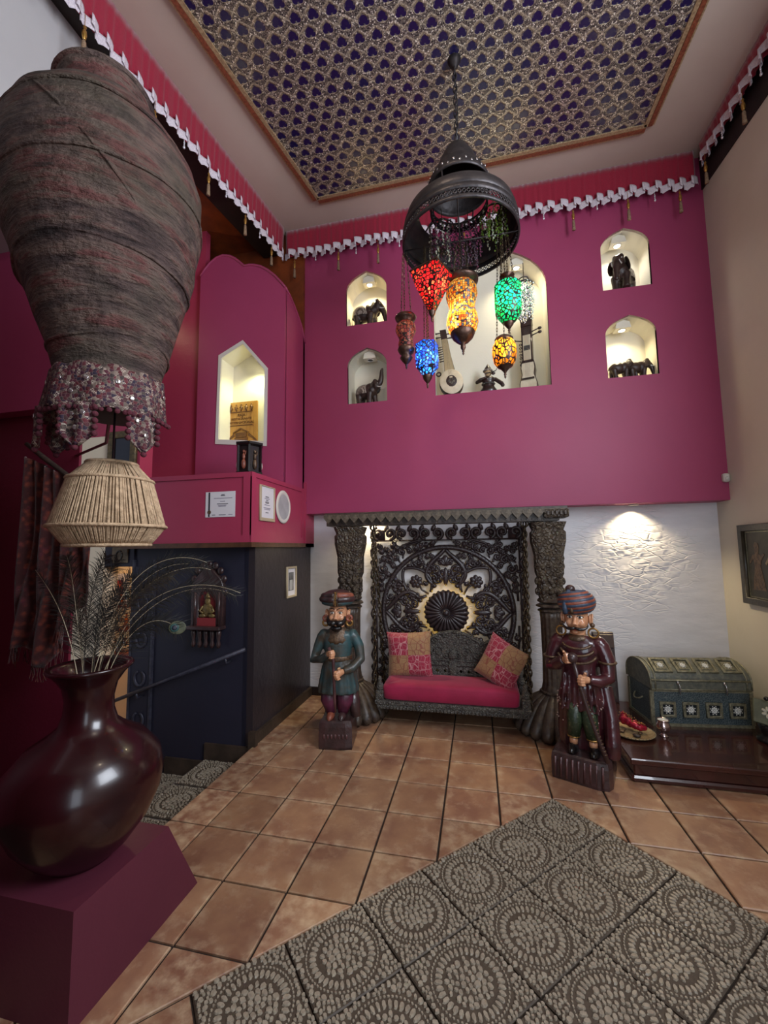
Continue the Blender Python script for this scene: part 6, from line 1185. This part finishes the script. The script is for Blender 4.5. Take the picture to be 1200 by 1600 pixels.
M().loft([[(-w_, -.056, z), (w_, -.056, z), (w_, -.049, z), (-w_, -.049, z)] for w_, z in ((.076, .01), (.078, .06), (.052, .15), (.062, .22), (.055, .27))]).obj('skin_face', m_skinw, sg); M().bb(-.036, .036, -.056, -.048, .3, .56).obj('fingerboard', m_horn, sg); M().bb(-.03, .03, -.058, -.054, .4, .45).obj('inlay', m_bench, sg); M().bb(-.052, .052, -.06, .05, .655, .70).obj('head_block', m_tune, sg)
for i in range(5): M().tube([(-.045 + .02 * i, -.03, .69), (-.065 + .026 * i, -.05, .80 - .01 * i)], [.009, .005], 6).obj('crown_finger', m_tune, sg, True)
M().bb(.02, .055, -.03, .05, .69, .80).obj('crest', m_tune, sg)
for x, z in ((-.05, .52), (.05, .56), (.05, .60)): s_ = 1 if x > 0 else -1; M().tube([(x, -.02, z), (x + s_ * .06, -.03, z + .012)], .006, 6).obj('peg', m_tune, sg, True); M().sph((x + s_ * .075, -.03, z + .014), (.02, .012, .016), 10, 8).obj('peg_head', m_tune, sg, True)
for i in range(7): M().torus((-.062, -.05, .26 + .035 * i), .010, .004, 10, 5, 'y').obj('side_peg', m_tune, sg, True)
for i in range(4): M().tube([(-.02 + .013 * i, -.07, .08), (-.02 + .013 * i, -.06, .62)], .0008, 4).obj('string', m_mir, sg)
M().bb(-.06, .06, -.075, -.056, .095, .11).obj('bridge', m_tune, sg)
ff = thing('flute_player_figurine', 'small dark figurine of a seated flute player between the instruments', 'figurine', (-.245, YU + .09, 3.14)); b = M(); b.lathe([(.075, 0), (.085, .03), (.06, .07), (.055, .12), (.07, .15), (.05, .175), (.02, .185)], 24, sy=.7); b.tube([(-.06, 0, .155), (-.115, -.02, .12), (-.085, -.05, .135), (-.02, -.06, .15)], [.022, .02, .016, .013], 8); b.tube([(.06, 0, .155), (.13, -.02, .09), (.145, -.03, .055)], [.022, .022, .02], 8); remesh(b, 'torso', .006, m_tune, ff, 3)
hd_ = M(); hd_.sph((0, -.01, .215), (.036, .036, .042), 16, 12); hd_.tube([(0, 0, .17), (0, 0, .2)], .02, 10); hd_.sph((0, -.045, .21), (.008, .010, .010), 8, 6); remesh(hd_, 'head', .005, mat('pale_wood_face', (190, 160, 120), rough=.4), ff, 2); M().lathe([(.042, .228), (.045, .24), (.036, .262), (.022, .285), (.008, .305), (0, .312)], 18).obj('turban', m_tune, ff, True); M().torus((0, 0, .24), .043, .008, 20, 6).obj('turban_rim', m_rump, ff, True); M().lathe([(.0, .275), (.018, .28), (.012, .3), (0, .32)], 10).obj('jewel', m_mir, ff, True)
M().tube([(-.03, -.055, .195), (.075, -.06, .21), (.085, -.06, .23)], .005, 6).obj('flute', m_bench, ff, True); M().sph((.05, -.05, .19), (.022, .014, .016), 10, 6).obj('hand', m_tune, ff, True); M().torus((0, 0, .10), .062, .008, 24, 6, sy=.7).obj('sash', m_bench, ff, True)
